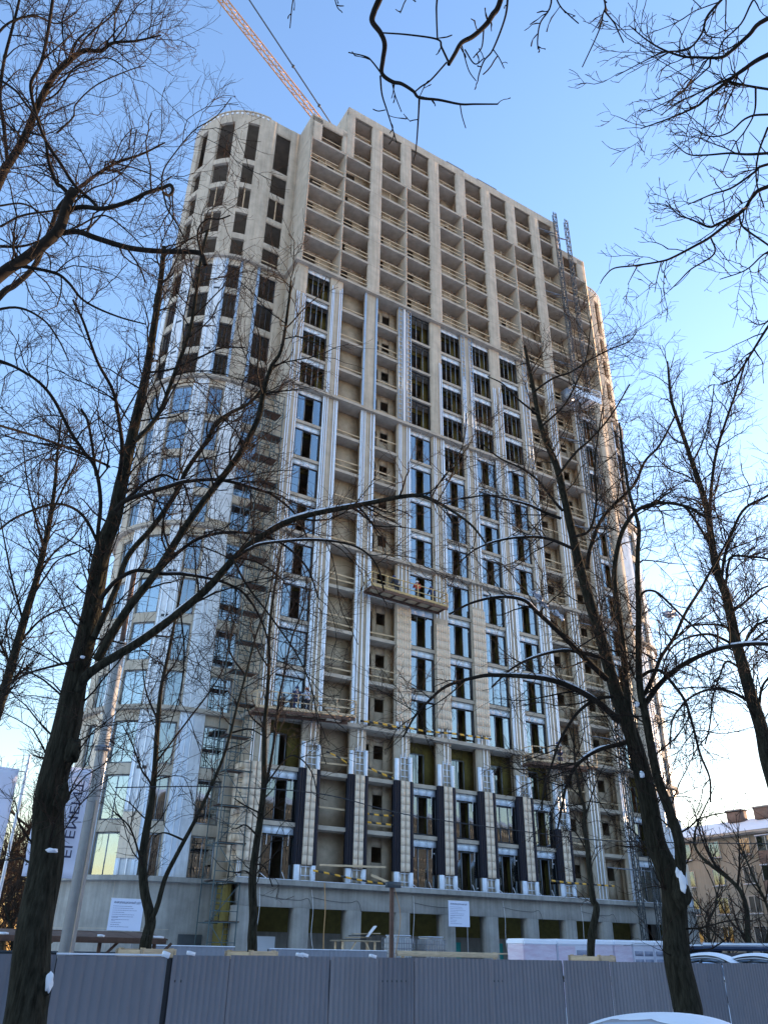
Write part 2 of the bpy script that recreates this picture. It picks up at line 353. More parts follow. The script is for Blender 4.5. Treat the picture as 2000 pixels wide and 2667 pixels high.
# ------------------------------------------------------------------ windows of the flat front
def frame_mesh(w, h, mull, f=.07, tr=None):
    L = [(0, f, 0, .09, 0, h), (w-f, w, 0, .09, 0, h), (f, w-f, 0, .09, 0, f), (f, w-f, 0, .09, h-f, h)]
    for x in mull: L.append((x-.03, x+.03, .012, .075, f, h-f))
    for z in (tr or []): L.append((f, w-f, .016, .07, z-.025, z+.025))
    return boxes_mesh('window', L)
WW, WH = 2.16, 2.48
FM = {'g': frame_mesh(WW, WH, (.66, 1.42)), 'u': frame_mesh(WW, WH, (.55, 1.08, 1.62)), 'u2': frame_mesh(WW, WH+.5, (.75, 1.45), tr=(2.6,))}
FM['d'] = frame_mesh(WW, WH, (1.05,), .1)
for q, v in FM.items(): v.materials.append(M['greyframe' if q == 'd' else 'frame'])
LM = boxes_mesh('lintel_panel', [(0, .70, -.02, .02, 0, .46), (.712, 1.42, -.025, .015, 0, .46), (1.432, WW, -.02, .02, 0, .46)]); LM.materials.append(M['galv'])
MU = {}
for nm, xs in (('g', (.66, 1.42)), ('u', (.55, 1.08, 1.62)), ('u2', (.75, 1.45))):
    MU[nm] = boxes_mesh('mullion', [(x-.022, x+.022, -.012, .004, .07, WH-.07) for x in xs]); MU[nm].materials.append(M['greyframe'])
rw = random.Random(5)
def window(x, y, z, kind, glass='glass', lintel=True, rz=0.0, mir=False):
    f = link('window', FM[kind], None, BLD, (x-BO[0], y, z), (0, 0, rz))
    link('mullion', MU[kind], None, f, (0, 0, 0))
    def pane(a, b, tilt=0):
        link('pane', ubox('_'+glass), None, f, ((a+b)/2, .04, WH/2), (tilt, 0, 0), (b-a, .012, WH-.14))
    if kind == 'g':
        pane(.07, .63); pane(1.45, WW-.07)
        if rw.random() < .12: pane(.69, 1.39)
        for xx in (.16, 1.9):
            if rw.random() < .6: link('sticker', ubox('white'), None, f, (xx+rw.uniform(0, .1), .028, rw.choice((.25, 2.2))), (0, rw.uniform(-.2, .2), 0), (.10, .006, .07))
    if lintel: link('lintel_panel', LM, None, f, (0, .02, WH+.06))
    return f
for g in ('glass', 'glasslow'): M['_'+g] = M[g]
for b in 'ADEFGJ':
    xl = {'A': 20.93, 'J': 52.92}.get(b) or LEFT[b]-.1+.70
    for s in range(15):
        if s == 2:
            d = link('balcony_door', FM['d'], None, BLD, (LEFT[b]+1.03-BO[0], 1.16, Z[s]+.03), None, (.62, 1, .9))
            link('pane', ubox('_glasslow'), None, d, (.36, .04, WH/2), None, (.56, .012, WH-.14)); link('pane', ubox('_glasslow'), None, d, (1.04, .04, WH/2), None, (.7, .012, WH-.14))
            continue
        if s >= 11 or (b == 'E' and s == 10): kind = 'u2' if b == 'D' and s >= 11 else 'u'
        else: kind = 'g'
        f = window(xl, LO+.18, Z[s]+.04, kind, 'glasslow' if s < 3 else 'glass', kind != 'u2')
        if s < 2:       # hanging tie strips under the lintels and loose props on the sill
            for xx in (.3, 1.75): link('tie_strip', ubox('white'), None, f, (xx, -.06, 2.2), (0, .04, 0), (.03, .02, .62))
            if s == 0: link('loose_strut', ubox('alu'), None, f, (.25, -.1, .18), (0, .55, 0), (.5, .03, .04)); link('loose_strut', ubox('alu'), None, f, (1.55, -.1, .22), (0, 1.1, 0), (.5, .03, .04))
# ------------------------------------------------------------------ cladding on the piers
def rail(x, z0, z1, y=LO-.09, w=.055, m='alu'): return bb('mounting_rail', m, x-w/2, x+w/2, y-.03, y, z0, z1)
def strip(x0, x1, z0, z1, m='galv', y=LO-.06): return bb('insulation_strip', m, x0, x1, y, LO, z0, z1)
TM_L = boxes_mesh('facing_tile', [(0, .31, 0, .03, 0, .513)]); TM_L.materials.append(M['tile'])
for k in ('AB', 'BC', 'CD', 'DE', 'EF', 'FG', 'GH'):
    c = XC[k]; top = Z[2] if k != 'GH' else 10.45; n = int(round((top-6.77)/.515))
    bb('pier_groove', 'tilegroove', c-.24, c+.46, LO-.19, LO-.003, 6.77, top-.01)
    for r in range(n):
        for x in (c-.24, c+.15): link('facing_tile', TM_L, None, BLD, (x-BO[0], LO-.225, 6.77+r*.515))
    for j in range(3): bb('side_fin', 'navy', c-.73+.165*j, c-.60+.165*j, LO-.20, LO+.2, 6.77, top)
    bb('side_fin', 'navy', c-.74, c-.24, LO-.14, LO+.17, 6.78, top-.01); bb('side_fin', 'navy', c+.47, c+.74, LO-.22, LO+.2, 6.77, top)
    for a, e, zz in ((c-.70, c-.36, Z[0]+.01), (c+.46, c+.72, Z[0]+.01)):
        strip(a, e, zz, 6.74, 'galv', LO-.2)
        if k != 'GH': strip(a, e-.05, Z[2]+.02, Z[2]+1.55+rw.uniform(-.1, .15), 'galv', LO-.2)
        else: strip(a, e, 10.47, Z[2]+1.4, 'galv', LO-.2)
    def ladder(x0, x1, z0, z1, m='alu', step=.42, mid=True, w=.05):
        L = [(x0, x0+w, -.03, 0, z0, z1), (x1-w, x1, -.03, 0, z0, z1)]
        if mid: L.append(((x0+x1)/2-w/2, (x0+x1)/2+w/2, -.035, .004, z0, z1+.15))
        zz = z0+step*.6
        while zz < z1: L.append((x0+w, x1-w, -.026, -.004, zz, zz+w)); zz += step
        o = link('bracket_ladder', boxes_mesh('bracket_ladder', L), M[m], BLD, (-BO[0], LO-.1, 0)); return o
    ladder(c-.26, c+.44, Z[0]+.02, 6.72, step=.5); ladder(c-.26, c+.44, (Z[2] if k != 'GH' else 10.47)+.03, Z[2]+1.75)
    for dx in (-.08, .24): rail(c+dx, Z[2]+1.6, Z[3]-.27, w=.06)
for k in ('HI', 'IJ'):
    for dx in (-.42, -.1, .25):
        for a, b in zone: rail(XC[k]+dx, Z[a]+.05, Z[b]-.28, w=.09)
    if k == 'IJ':
        for a, b in ((0, 3),): ladder(XC[k]-.55, XC[k]-.1, Z[a], Z[b]-.3)
# fluted tan panels, zone 1
fl = []
for j in range(6):
    x = -.62+j*.21; fl += [(x, x+.14, -.11, 0, 0, .664), (x+.14, x+.2, -.085, 0, 0, .664)]
FL = boxes_mesh('fluted_panel', fl); FL.materials.append(M['tile'])
for k, zt in (('CD', 25.6), ('DE', 24.9), ('EF', 26.6)):
    z = Z[3]+.75
    while z+.66 < zt: link('fluted_panel', FL, None, BLD, (XC[k]-BO[0], LO-.06, z)); z += .665
    for dx in (-.45, .45): strip(XC[k]+dx-.12, XC[k]+dx+.12, Z[3]+.03, Z[3]+.72)
    for dx in (-.5, -.2, .2, .5): rail(XC[k]+dx, zt+.05, Z[7]-.28)
    for dx in (-.2, .2): rail(XC[k]+dx, Z[3]+.05, Z[3]+.8)
# bright rails and membranes, zones 1 to 3
for k in ('AB', 'BC', 'FG', 'GH'):
    for dx in (-.34, -.02, .36): rail(XC[k]+dx, Z[3]+.05, Z[7]-.28, w=.07)
    strip(XC[k]-.66, XC[k]-.44, Z[3]+.03, Z[7]-.27); strip(XC[k]+.46, XC[k]+.66, Z[3]+.03, Z[7]-.27)
for k in ('AB', 'BC', 'CD', 'DE', 'EF', 'FG', 'GH'):
    for dx in (-.5, -.3, .28, .5): rail(XC[k]+dx+rw.uniform(-.03, .03), Z[7]+.05, Z[11]-.28, w=.065)
    strip(XC[k]+.56, XC[k]+.67, Z[7]+.03, Z[11]-.27); 
    if k in ('BC', 'FG', 'AB'): strip(XC[k]-.68, XC[k]-.54, Z[7]+.03, Z[11]-.27)
for k, dxs, top in (('AB', (-.45, -.3, .3, .5), Z[14]+1.9), ('DE', (.3, .5), Z[13]+1.6), ('EF', (-.5, -.35, .3, .45), Z[13]+1.2), ('FG', (-.5, -.28, .2, .5), Z[13]+1.5), ('GH', (-.4, .4), Z[14])):
    for dx in dxs: rail(XC[k]+dx, Z[11]+.05, top+rw.uniform(-.3, .3), w=.075)
for k in ('BC',): strip(XC[k]-.68, XC[k]-.5, Z[11]+.03, Z[15]-.27, 'bluestrip'); strip(XC[k]+.5, XC[k]+.68, Z[11]+.03, Z[15]-.27, 'bluestrip')
for x0, x1 in ((XC['CD']-.66, XC['CD']-.2), (XC['CD']+.2, XC['CD']+.72), (XC['EF']-.68, XC['EF']-.25), (XC['EF']+.25, XC['EF']+.68), (XC['GH']-.1, XC['GH']+.4)):
    ladder(x0, x1, Z[11]+.02, Z[15]-.28, 'bluestrip', .5, False, .07)
bb('pipe', 'white', XC['CD']-.08, XC['CD']+.08, LO-.12, LO-.01, Z[11], Z[15]-.25)
# A corner pier
for a, b in zone[1:]:
    for dx in (19.98, 20.18, 20.55, 20.75): rail(dx, Z[a]+.05, (Z[b] if a != 11 else Z[14])-.28, w=.06)
for r in range(11):
    for x in (19.32, 19.73, 20.12): link('facing_tile', TM_L, None, BLD, (x-BO[0], LO-.22, 6.77+r*.515))
bb('pier_groove', 'tilegroove', 19.36, 20.42, LO-.18, LO-.01, 6.78, Z[2]-.02)
TS = boxes_mesh('facing_tile', [(0, .03, 0, .55, 0, .512)]); TS.materials.append(M['tile'])
for r in range(11):
    for y in (LO-.19, LO+.39, LO+.97): link('facing_tile', TS, None, BLD, (19.30-BO[0], y, 6.77+r*.515))
for x in (19.4, 19.52, 19.64, 20.3): rail(x, Z[0]+.03, 6.74, LO-.15)
for x in (19.6, 19.75, 20.2): rail(x, Z[2]+.02, Z[3]-.28)
# ------------------------------------------------------------------ rounded corner towers
def arc_mesh(name, th0, th1, r0, r1, z0, z1, mir=False, n=None):
    n = n or max(2, int(abs(th1-th0)/3)); T = np.linspace(th0, th1, n+1)
    inn = [tpt(t, r0, mir) for t in T]; out = [tpt(t, r1, mir) for t in T]
    return prism(name, inn+out[::-1], z0, z1)
OPS = [(10.5, 22), (35, 52), (65.5, 79), (94, 107)]
WT = .3
ZTOP = 73.6
def tower(mir):
    sx = lambda a, b: tuple(sorted((TX(a, mir), TX(b, mir))))
    yf = TC[1]-TR
    for a, b in ((18.95, 19.87),): x0, x1 = sx(a, b); bb('tower_wall', 'concrete', x0, x1, yf, yf+WT, Z[0], Z[21])
    x0, x1 = sx(16.6, 17.35); bb('tower_wall', 'concrete', x0, x1, yf+.001, yf+WT, Z[0], Z[21])
    for a, b in ((0, 10.5), (22, 35), (52, 65.5), (79, 94), (107, 178)):
        bm('tower_wall', arc_mesh('tower_wall', a, b, TR-WT, TR, Z[0], Z[21], mir), 'concrete')
    x0, x1 = sx(16.3, 16.6); bb('tower_wall', 'concrete', x0, x1, TC[1]+TR-.3, 17.9, Z[0], Z[21])
    # spandrels
    lev = [(Z[s]-.92, Z[s]-.27) for s in range(1, 20)]+[(ZTOP, Z[21])]
    lev[0] = (Z[1]-.92, Z[1]-.27)
    for z0, z1 in lev:
        x0, x1 = sx(17.35, 18.95); bb('spandrel', 'concrete', x0, x1, yf+.03, yf+WT, z0, z1)
        for a, b in OPS: bm('spandrel', arc_mesh('spandrel', a, b, TR-WT, TR-.03, z0, z1, mir), 'concrete')
    # cornice blocks of the rim
    for t in np.arange(2, 120, 5.2): bm('rim_block', arc_mesh('rim_block', t, t+2.6, TR-.01, TR+.035, Z[21]-.42, Z[21]-.15, mir, 2), 'foil')
    bm('tower_roof_rim', prism('rim', [tpt(t, TR+.06, mir) for t in np.linspace(0, 178, 45)]+[tpt(t, TR-.5, mir) for t in np.linspace(178, 0, 45)], Z[21]-.02, Z[21]+.12), 'concrete')
    # windows
    def twin(th, wid, s, mode):
        z0, z1 = Z[s]-.25, Z[s+1]-.94; h = z1-z0
        if th is None:
            x, y = (17.36 if not mir else 76-18.94), yf+.14; rz = 0; w = 1.58
        else:
            sgn = -1 if not mir else 1; cx, cy = tpt(th, TR-.16, mir); rz = sgn*R_(th); w = wid
            x, y = cx-math.cos(rz)*w/2, cy-math.sin(rz)*w/2
        key = (round(w, 2), mode, round(h, 2))
        if key not in TWM:
            me = frame_mesh(w, h, (w*.34, w*.66) if mode == 'u' else (w*.5,), .085); me.materials.append(M['frame' if mode == 'u' else 'greyframe']); TWM[key] = me
        f = link('window', TWM[key], None, BLD, (x-BO[0], y, z0), (0, 0, rz))
        if mode == 'g':
            for a, b in ((.085, w*.5-.03), (w*.5+.03, w-.085)): link('pane', ubox('_glass'), None, f, ((a+b)/2, .04, h/2), None, (b-a, .012, h-.17))
        return f
    for s in range(15):
        mode = 'u' if s >= 11 else 'g'
        twin(None, 1.58, s, mode)
        for (a, b) in (OPS if not mir else OPS[:2]): twin((a+b)/2, 2*(TR-.16)*math.sin(R_((b-a)/2))-.02, s, mode)
    # props in bare openings
    for s, th in ((17, 28.7-12.5), (17, 44), (16, 44)):
        if not mir: x, y = tpt(th, TR-.15); bb('timber_prop', 'wood', x-.045, x+.045, y-.045, y+.045, Z[s]-.27, Z[s+1]-.92)
    if not mir:
        bb('timber_prop', 'wood', 18.1, 18.2, yf+.1, yf+.2, Z[17]-.27, Z[18]-.92)
        for h in (.25, .75): bb('guard_plank', 'wood', 17.3, 19.0, yf+.05, yf+.09, Z[15]+h, Z[15]+h+.12)
    # membranes and rails
    def sheet(t0, t1, z0, z1, m='foil', d=.05): bm('membrane_sheet', arc_mesh('membrane_sheet', t0, t1, TR+.005, TR+d, z0, z1, mir), m)
    def trail(t, z0, z1, w=.06):
        x, y = tpt(t, TR+.1, mir); o = link('mounting_rail', ubox('alu'), None, BLD, (x-BO[0], y, (z0+z1)/2), (0, 0, (-1 if not mir else 1)*R_(t)), (w, .04, z1-z0))
    for t0, t1 in ((23, 34.5), (53, 65), (80, 89)): sheet(t0, t1, Z[11]+.02, Z[15]-.27); 
    for t0, t1 in ((22.5, 34.5), (52.5, 65)):
        sheet(t0, t1, Z[7]+.02, Z[11]-.27); sheet(t0, t1, Z[3]+.02, Z[7]-.27, 'foil', .045); sheet(t0, t1, Z[0]+.02, Z[3]-.27, 'foil', .045)
        for e in (t0+.4, t1-.4): bm('insulation_strip', arc_mesh('insulation_strip', e-.9, e+.9, TR+.02, TR+.09, Z[0]+.03, Z[3]-.3, mir, 2), 'galv')
        for a, b in zone[:4]:
            for t in ((t0+1.5, (t0+t1)/2, t1-1.5) if a < 11 else (t0+1, t1-3.5)): trail(t, Z[a]+.05, Z[b]-.3, .07)
        for s in range(1, 15):
            if s % 4 != 3: bm('slot', arc_mesh('slot', t0+3, t1-3, TR+.01, TR+.06, Z[s]-.62, Z[s]-.42, mir, 2), 'frame')
    sheet(0, 9.5, Z[7]+.6, Z[11]-.27); x0, x1 = sx(16.6, 17.3); bb('membrane_sheet', 'foil', x0, x1, yf-.05, yf-.002, Z[7]+.6, Z[11]-.27)
    sheet(0, 9.5, Z[0]+.02, Z[3]-.27, 'galv'); x0, x1 = sx(16.6, 17.3); bb('membrane_sheet', 'foil', x0, x1, yf-.05, yf-.002, Z[0]+.02, Z[7]-.27)
    sheet(0, 9.5, Z[3]+.02, Z[7]-.27)
    for a, b in ((0, 3), (3, 7)):
        for t in (1, 4.5, 8.5): trail(t, Z[a]+.05, Z[b]-.3)
    for th in (23, 10): bm('insulation_strip', arc_mesh('insulation_strip', th-1.6, th+.4, TR, TR+.07, Z[11]+.03, Z[15]-.27, mir, 2), 'bluestrip')
    x0, x1 = sx(17.12, 17.36); bb('insulation_strip', 'bluestrip', x0, x1, yf-.07, yf-.001, Z[11]+.03, Z[15]-.27)
    # low tan tile panels
    for t0, t1, za, zb in ((24, 35, 6.75, 9.5), (54, 66, Z[1]+2.6, Z[3]-.6)):
        z = za
        while z < zb-.3:
            for j in range(2): 
                a = t0+(t1-t0)*j/2; bm('facing_tile', arc_mesh('facing_tile', a+.1, a+(t1-t0)/2-.1, TR+.10, TR+.17, z, z+.5, mir, 3), 'tile')
            z += .512
        for t in (t0+.8, t1-.8): bm('insulation_strip', arc_mesh('insulation_strip', t-.9, t+.9, TR+.02, TR+.14, za-.9, za-.03, mir, 2), 'galv')
TWM = {}
tower(False); tower(True)
# ------------------------------------------------------------------ ground storey
yb = .02
bb('base_beam', 'base', 19.6, 56.4, yb, yb+.6, 4.40, 5.56)
bm('base_ledge', prism('base_ledge', outline(-.42, 6.15, True, 19.25), 5.56, Z[0]), 'base')
bb('snow_cover', 'snow', 19.4, 56.3, -.38, -.12, Z[0]+.002, Z[0]+.05)
BX = [19.95]+list(XC.values())+[56.05]
for x in BX: bb('base_column', 'base', x-.5, x+.5, yb+.01, yb+.75, 0, 4.40)
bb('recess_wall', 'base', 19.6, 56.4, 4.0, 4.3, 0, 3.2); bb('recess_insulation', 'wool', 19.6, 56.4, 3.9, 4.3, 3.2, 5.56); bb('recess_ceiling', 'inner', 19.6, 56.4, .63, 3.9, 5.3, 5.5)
for mir in (0, 1):
    L = [tpt(t, TR+.2, mir) for t in np.linspace(178, 0, 45)]+[(TX(19.6, mir), TC[1]-TR-.2), (TX(19.6, mir), TC[1]-TR+.3)]+[tpt(t, TR-.2, mir) for t in np.linspace(0, 178, 45)]
    bm('base_wall', prism('base_wall', L, 0, 5.56), 'base')
    x0, x1 = sorted((TX(16.2, mir), TX(16.6, mir))); bb('base_wall', 'base', x0, x1, TC[1]+TR-.2, 17.8, 0, 5.56)
    for t in (14, 33, 52, 71): bm('wall_joint', arc_mesh('wall_joint', t, t+.25, TR+.19, TR+.206, 0, 5.5, mir, 2), 'slab')
    bm('wall_joint', arc_mesh('wall_joint', 0, 90, TR+.19, TR+.205, 3.1, 3.13, mir), 'slab')
    x0, x1 = sorted((TX(19.22, mir), TX(19.58, mir))); bb('recess_insulation', 'wool', x0, x1, .6, 2.3, .2, 5.5)
bb('service_door', 'white', 20.9, 23.0, 1.85, 1.95, 0, 2.9); bb('hatch', 'steel', 17.2, 18.6, 2.3, 2.38, 1.2, 2.9)
for x0 in (35.6, 39.2): 
    d = link('turquoise_door', boxes_mesh('door', [(0, 1.0, 0, .06, 0, 2.85)]), mat('turquoise_paint', (.03, .30, .27), .5), BLD, (x0-BO[0], 1.75, 0))
# conduits and hanging cables on the base beam
for i, x in enumerate((20.9, 24.3, 31.6, 38.9, 46.1)):
    jx = (.0, .3, -.2, .25, -.1)[i]
    tube_obj('hanging_cable', 'white', [(x, -.06, 5.4), (x+.08+jx*.2, -.08, 4.3), (x+jx*.3, -.10, 3.0), (x+.08+jx, -.1, 1.8), (x+.4+jx, -.2, .6)], .014, BLD, 4, off=BO)
    tube_obj('cable_loop', 'black', [(x, -.04, 5.0), (x+1.2, -.06, 4.85), (x+2.6, -.05, 4.8), (x+3.2, -.06, 4.9), (x+3.5, -.1, 4.2)], .014, BLD, 4, off=BO)
tube_obj('hanging_cable', 'orange', [(24.9, -.5, 5.8), (25.0, -.55, 4.4), (24.95, -.6, 2.8), (25.1, -.6, .4)], .03, BLD, 5, off=BO)
# ------------------------------------------------------------------ bare winter trees
def unit(v): return v/np.maximum(1e-9, np.linalg.norm(v, axis=-1, keepdims=True))
def grow(P, Rd, per_m, L0, ang, K, rfac, rmin, rmax, curve, noise, rng, t0=.12, buds=0.0):
    """side shoots on every tube of P (N,K0,3); returns P2, R2"""
    seg = np.linalg.norm(np.diff(P, axis=1), axis=2); Ls = seg.sum(1)
    cnt = rng.poisson(per_m*Ls); idx = np.repeat(np.arange(len(P)), cnt); n = len(idx)
    if n == 0: return np.zeros((0, K, 3)), np.zeros((0, K))
    t = rng.uniform(t0, 1.0, n); K0 = P.shape[1]; u = t*(K0-1); i = np.minimum(u.astype(int), K0-2); f = (u-i)[:, None]
    a = P[idx, i]; b = P[idx, i+1]; pos = a*(1-f)+b*f; tan = unit(b-a); rp = Rd[idx, i]*(1-f[:, 0])+Rd[idx, i+1]*f[:, 0]
    rv = rng.normal(size=(n, 3)); perp = unit(rv-(rv*tan).sum(1, keepdims=True)*tan)
    perp[:, 2] += .15; an = np.radians(rng.uniform(ang[0], ang[1], n))[:, None]
    d = unit(tan*np.cos(an)+perp*np.sin(an)); L = L0*rng.uniform(.45, 1.3, n)*(1-.45*t)
    out = np.zeros((n, K, 3)); out[:, 0] = pos; st = (L/(K-1))[:, None]
    for k in range(1, K):
        d = unit(d+rng.normal(scale=noise, size=(n, 3))+np.array([0, 0, 1.0])*curve*(k/K if curve < 0 else 1.0)*rng.uniform(.3, 1.6, (n, 1)))
        out[:, k] = out[:, k-1]+d*st
    r0 = np.clip(rp*rfac, rmin, rmax)[:, None]; s = np.linspace(0, 1, K)[None]
    R2 = r0*(1-s)+np.minimum(rmin, r0)*s
    if buds: R2 = R2*(1+buds*(rng.random(R2.shape) < .4))
    return out, R2
def px_limb(pts, d0, d1, w0, w1, n=None):
    m = len(pts); P = np.array([at(x, y, d0+(d1-d0)*i/max(1, m-1)) for i, (x, y) in enumerate(pts)])
    return P, np.linspace(d0*w0, d1*w1, m)/F_PX/2
LW = {}
class Tree:
    def __init__(s, name, label, base, seed, cat='tree', group=None):
        s.root = thing(name, label, cat, tuple(base), 0, group); s.b = np.array(base, float); s.rng = np.random.default_rng(seed); s.L = []
    def limb(s, P, r, name='limb', m='bark2', S=8, n=None, wob=0.0, root=True):
        P = np.asarray(P, float); k = n or max(10, 5*len(P)); C = catmull(P, k); rr = np.interp(np.linspace(0, 1, k), np.linspace(0, 1, len(r)), r)
        if wob:
            kn = max(4, k//9); q = np.linspace(0, kn-1, k); nz = s.rng.normal(size=(kn, 3))
            w = np.stack([np.interp(np.floor(q)+.5-.5*np.cos(math.pi*(q-np.floor(q))), np.arange(kn), nz[:, j]) for j in range(3)], 1)*rr[:, None]*wob*.9; w[0] = 0; C = C+w
            rr = rr*(1+np.interp(q, np.arange(kn), s.rng.uniform(-.6, .6, kn))*wob)
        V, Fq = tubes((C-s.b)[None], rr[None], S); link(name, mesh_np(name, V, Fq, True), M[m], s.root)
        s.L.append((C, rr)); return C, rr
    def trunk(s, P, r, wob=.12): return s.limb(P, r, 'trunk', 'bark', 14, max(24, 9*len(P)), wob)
    def snow(s, C, rr, a, b, th=.75):
        k = len(C); i, j = int(a*k), max(int(a*k)+3, int(b*k)); c = C[i:j].copy(); r = rr[i:j]
        c[:, 2] += r*.78; e = np.sin(np.linspace(.15, math.pi-.15, len(c)))**.5
        V, Fq = tubes((c-s.b)[None], (r*(th+.05)*e)[None], 7); link('snow_cover', mesh_np('snow_cover', V, Fq, True), M['snow'], s.root)
    def twigs(s, levels, tube_sides=(4, 3, 3, 3), mats=('bark2', 'twig', 'twig', 'twig'), skip=()):
        K0 = 14; P = []; Rr = []
        for q, (C, rr) in enumerate(s.L):
            if q in skip: continue
            u = np.linspace(0, len(C)-1, K0); P.append(np.stack([np.interp(u, np.arange(len(C)), C[:, j]) for j in range(3)], 1)); Rr.append(np.interp(u, np.arange(len(C)), rr))
        P = np.array(P); Rr = np.array(Rr); big = {}
        for q, lv in enumerate(levels):
            P, Rr = grow(P, Rr, rng=s.rng, **lv)
            if len(P): big.setdefault(mats[q], []).append(tubes(P-s.b, Rr, tube_sides[q]))
        for m, L in big.items():
            off = 0; V = []; Fq = []
            for v, f in L: V.append(v); Fq.append(f+off); off += len(v)
            o = link('branch_mass' if m == 'bark2' else 'twig_mass', mesh_np('twigs', np.concatenate(V), np.concatenate(Fq)), M[m], s.root); o['kind'] = 'stuff'
def lvl(per_m, L0, ang, K, rfac, rmin, rmax, curve, noise, t0=.12, buds=0.0): return dict(per_m=per_m, L0=L0, ang=ang, K=K, rfac=rfac, rmin=rmin, rmax=rmax, curve=curve, noise=noise, t0=t0, buds=buds)
def base_of(px, py, d):
    p = at(px, py, d); return p
def foot(P0, P1):
    """extend the lowest traced trunk points down to the ground"""
    d = P0-P1; d = d/np.linalg.norm(d); t = P0[2]/max(.2, -d[2]); return np.array([P0[0]+d[0]*t*.6, P0[1]+d[1]*t*.6, -.1])
# --- T1: the big tree in front of the fence at the left
P, r = px_limb([(57, 2662), (92, 2420), (118, 2246), (135, 2073), (171, 1900), (205, 1750), (237, 1600), (268, 1433), (295, 1348), (314, 1264), (333, 1180), (358, 1074), (382, 969), (403, 842), (415, 760), (428, 640)], 11.5, 13.2, 90, 12)
r = r*np.interp(np.linspace(0, 1, len(r)), [0, .25, .4, .5, .62, .8, 1], [.92, .93, .88, .82, .75, .8, .9])
ft = foot(P[0], P[1]); T1 = Tree('linden_tree', 'large dark bare tree rising in front of the grey fence, left of the banner', ft, 21)
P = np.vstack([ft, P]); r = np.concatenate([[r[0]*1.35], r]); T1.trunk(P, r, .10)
def L1(pts, w0, w1, d1=11.5, d0=11.6, wob=.06, m='bark2', S=8, T=None):
    P, r = px_limb(pts, d0, d1, w0*(.52 if T is None else LW.get(T.root.name, .68)), w1*.85); return (T or T1).limb(P, r, m=m, S=S, wob=wob*.6)
c = L1([(350, 1150), (390, 1110), (422, 1061), (456, 969), (494, 863), (510, 770), (523, 675), (540, 600)], 24, 8, 12.8, 11.9, m='bark')
c = L1([(310, 1250), (318, 1170), (310, 1095), (295, 1019), (253, 939), (219, 842), (190, 780)], 22, 6, 11.0, 11.7)
c = L1([(252, 1720), (330, 1590), (399, 1500), (503, 1343), (621, 1187), (672, 1090), (685, 1027), (706, 955), (733, 909), (752, 788), (758, 730)], 44, 6, 10.6, 11.5, m='bark')
c = L1([(205, 1800), (238, 1749), (386, 1656), (530, 1542), (621, 1444), (714, 1377), (798, 1343), (950, 1313), (1061, 1292), (1111, 1296), (1170, 1326), (1230, 1370), (1275, 1430)], 46, 5, 9.8, 11.5, m='bark'); T1.snow(*c, .13, .28, .7); T1.snow(*c, .38, .62, .8)
c = L1([(245, 1660), (300, 1540), (334, 1448), (400, 1370), (461, 1280), (486, 1225), (541, 1145), (562, 1102), (600, 1075), (651, 1048), (690, 1000), (720, 930)], 30, 8, 12.4, 11.5, m='bark')
c = L1([(300, 1330), (334, 1301), (440, 1267), (486, 1254), (575, 1250), (672, 1275), (714, 1292), (770, 1340), (800, 1400)], 24, 5, 10.9); T1.snow(*c, .2, .75, .75)
c = L1([(330, 1300), (347, 1285), (377, 1258), (419, 1237), (452, 1246), (480, 1265), (500, 1330)], 17, 5, 11.9); T1.snow(*c, .2, .7, .75)
c = L1([(390, 1520), (435, 1465), (511, 1406), (587, 1387), (672, 1393), (740, 1420), (800, 1480), (830, 1560)], 19, 5, 10.4)
c = L1([(610, 1456), (650, 1430), (693, 1415), (819, 1406), (925, 1423), (980, 1470), (1000, 1540)], 17, 5, 10.0, 10.4); T1.snow(*c, .1, .6, .8)
c = L1([(262, 1560), (300, 1515), (355, 1486), (419, 1495), (469, 1495), (545, 1507), (600, 1524), (647, 1558), (690, 1640), (705, 1720)], 22, 5, 11.0); T1.snow(*c, .3, .6, .75)
c = L1([(258, 1440), (255, 1390), (262, 1306), (249, 1222), (215, 1171), (181, 1120), (143, 1045), (105, 998), (55, 964), (0, 939), (-50, 930)], 20, 7, 11.8, 11.5)
c = L1([(285, 1215), (236, 1192), (169, 1163), (84, 1133), (0, 1108), (-70, 1080)], 12, 7, 10.6, 11.6)
c = L1([(250, 1240), (240, 1158), (228, 1095), (211, 1066)], 13, 8, 11.8)
c = L1([(262, 1430), (224, 1353), (181, 1319), (127, 1315), (42, 1348), (0, 1378), (-60, 1420)], 15, 5, 10.5)
c = L1([(205, 1720), (120, 1740), (60, 1760), (0, 1800)], 12, 5, 10.3)
c = L1([(600, 1440), (640, 1520), (700, 1600), (770, 1700), (810, 1790), (830, 1900)], 12, 3, 9.9, 10.4)
c = L1([(470, 1590), (480, 1700), (470, 1800), (440, 1900)], 9, 3, 10.2, 10.5)
c = L1([(386, 970), (450, 960), (520, 930), (580, 905), (640, 905)], 11, 4, 12.6, 12.2)
LV = [lvl(3.87, 1.5, (30, 70), 7, .5, .005, .016, -.04, .20, .15), lvl(7.09, .75, (30, 65), 6, .6, .0028, .006, .02, .22), lvl(8.38, .34, (25, 60), 5, .7, .0019, .0032, .03, .24)]
T1.twigs(LV)
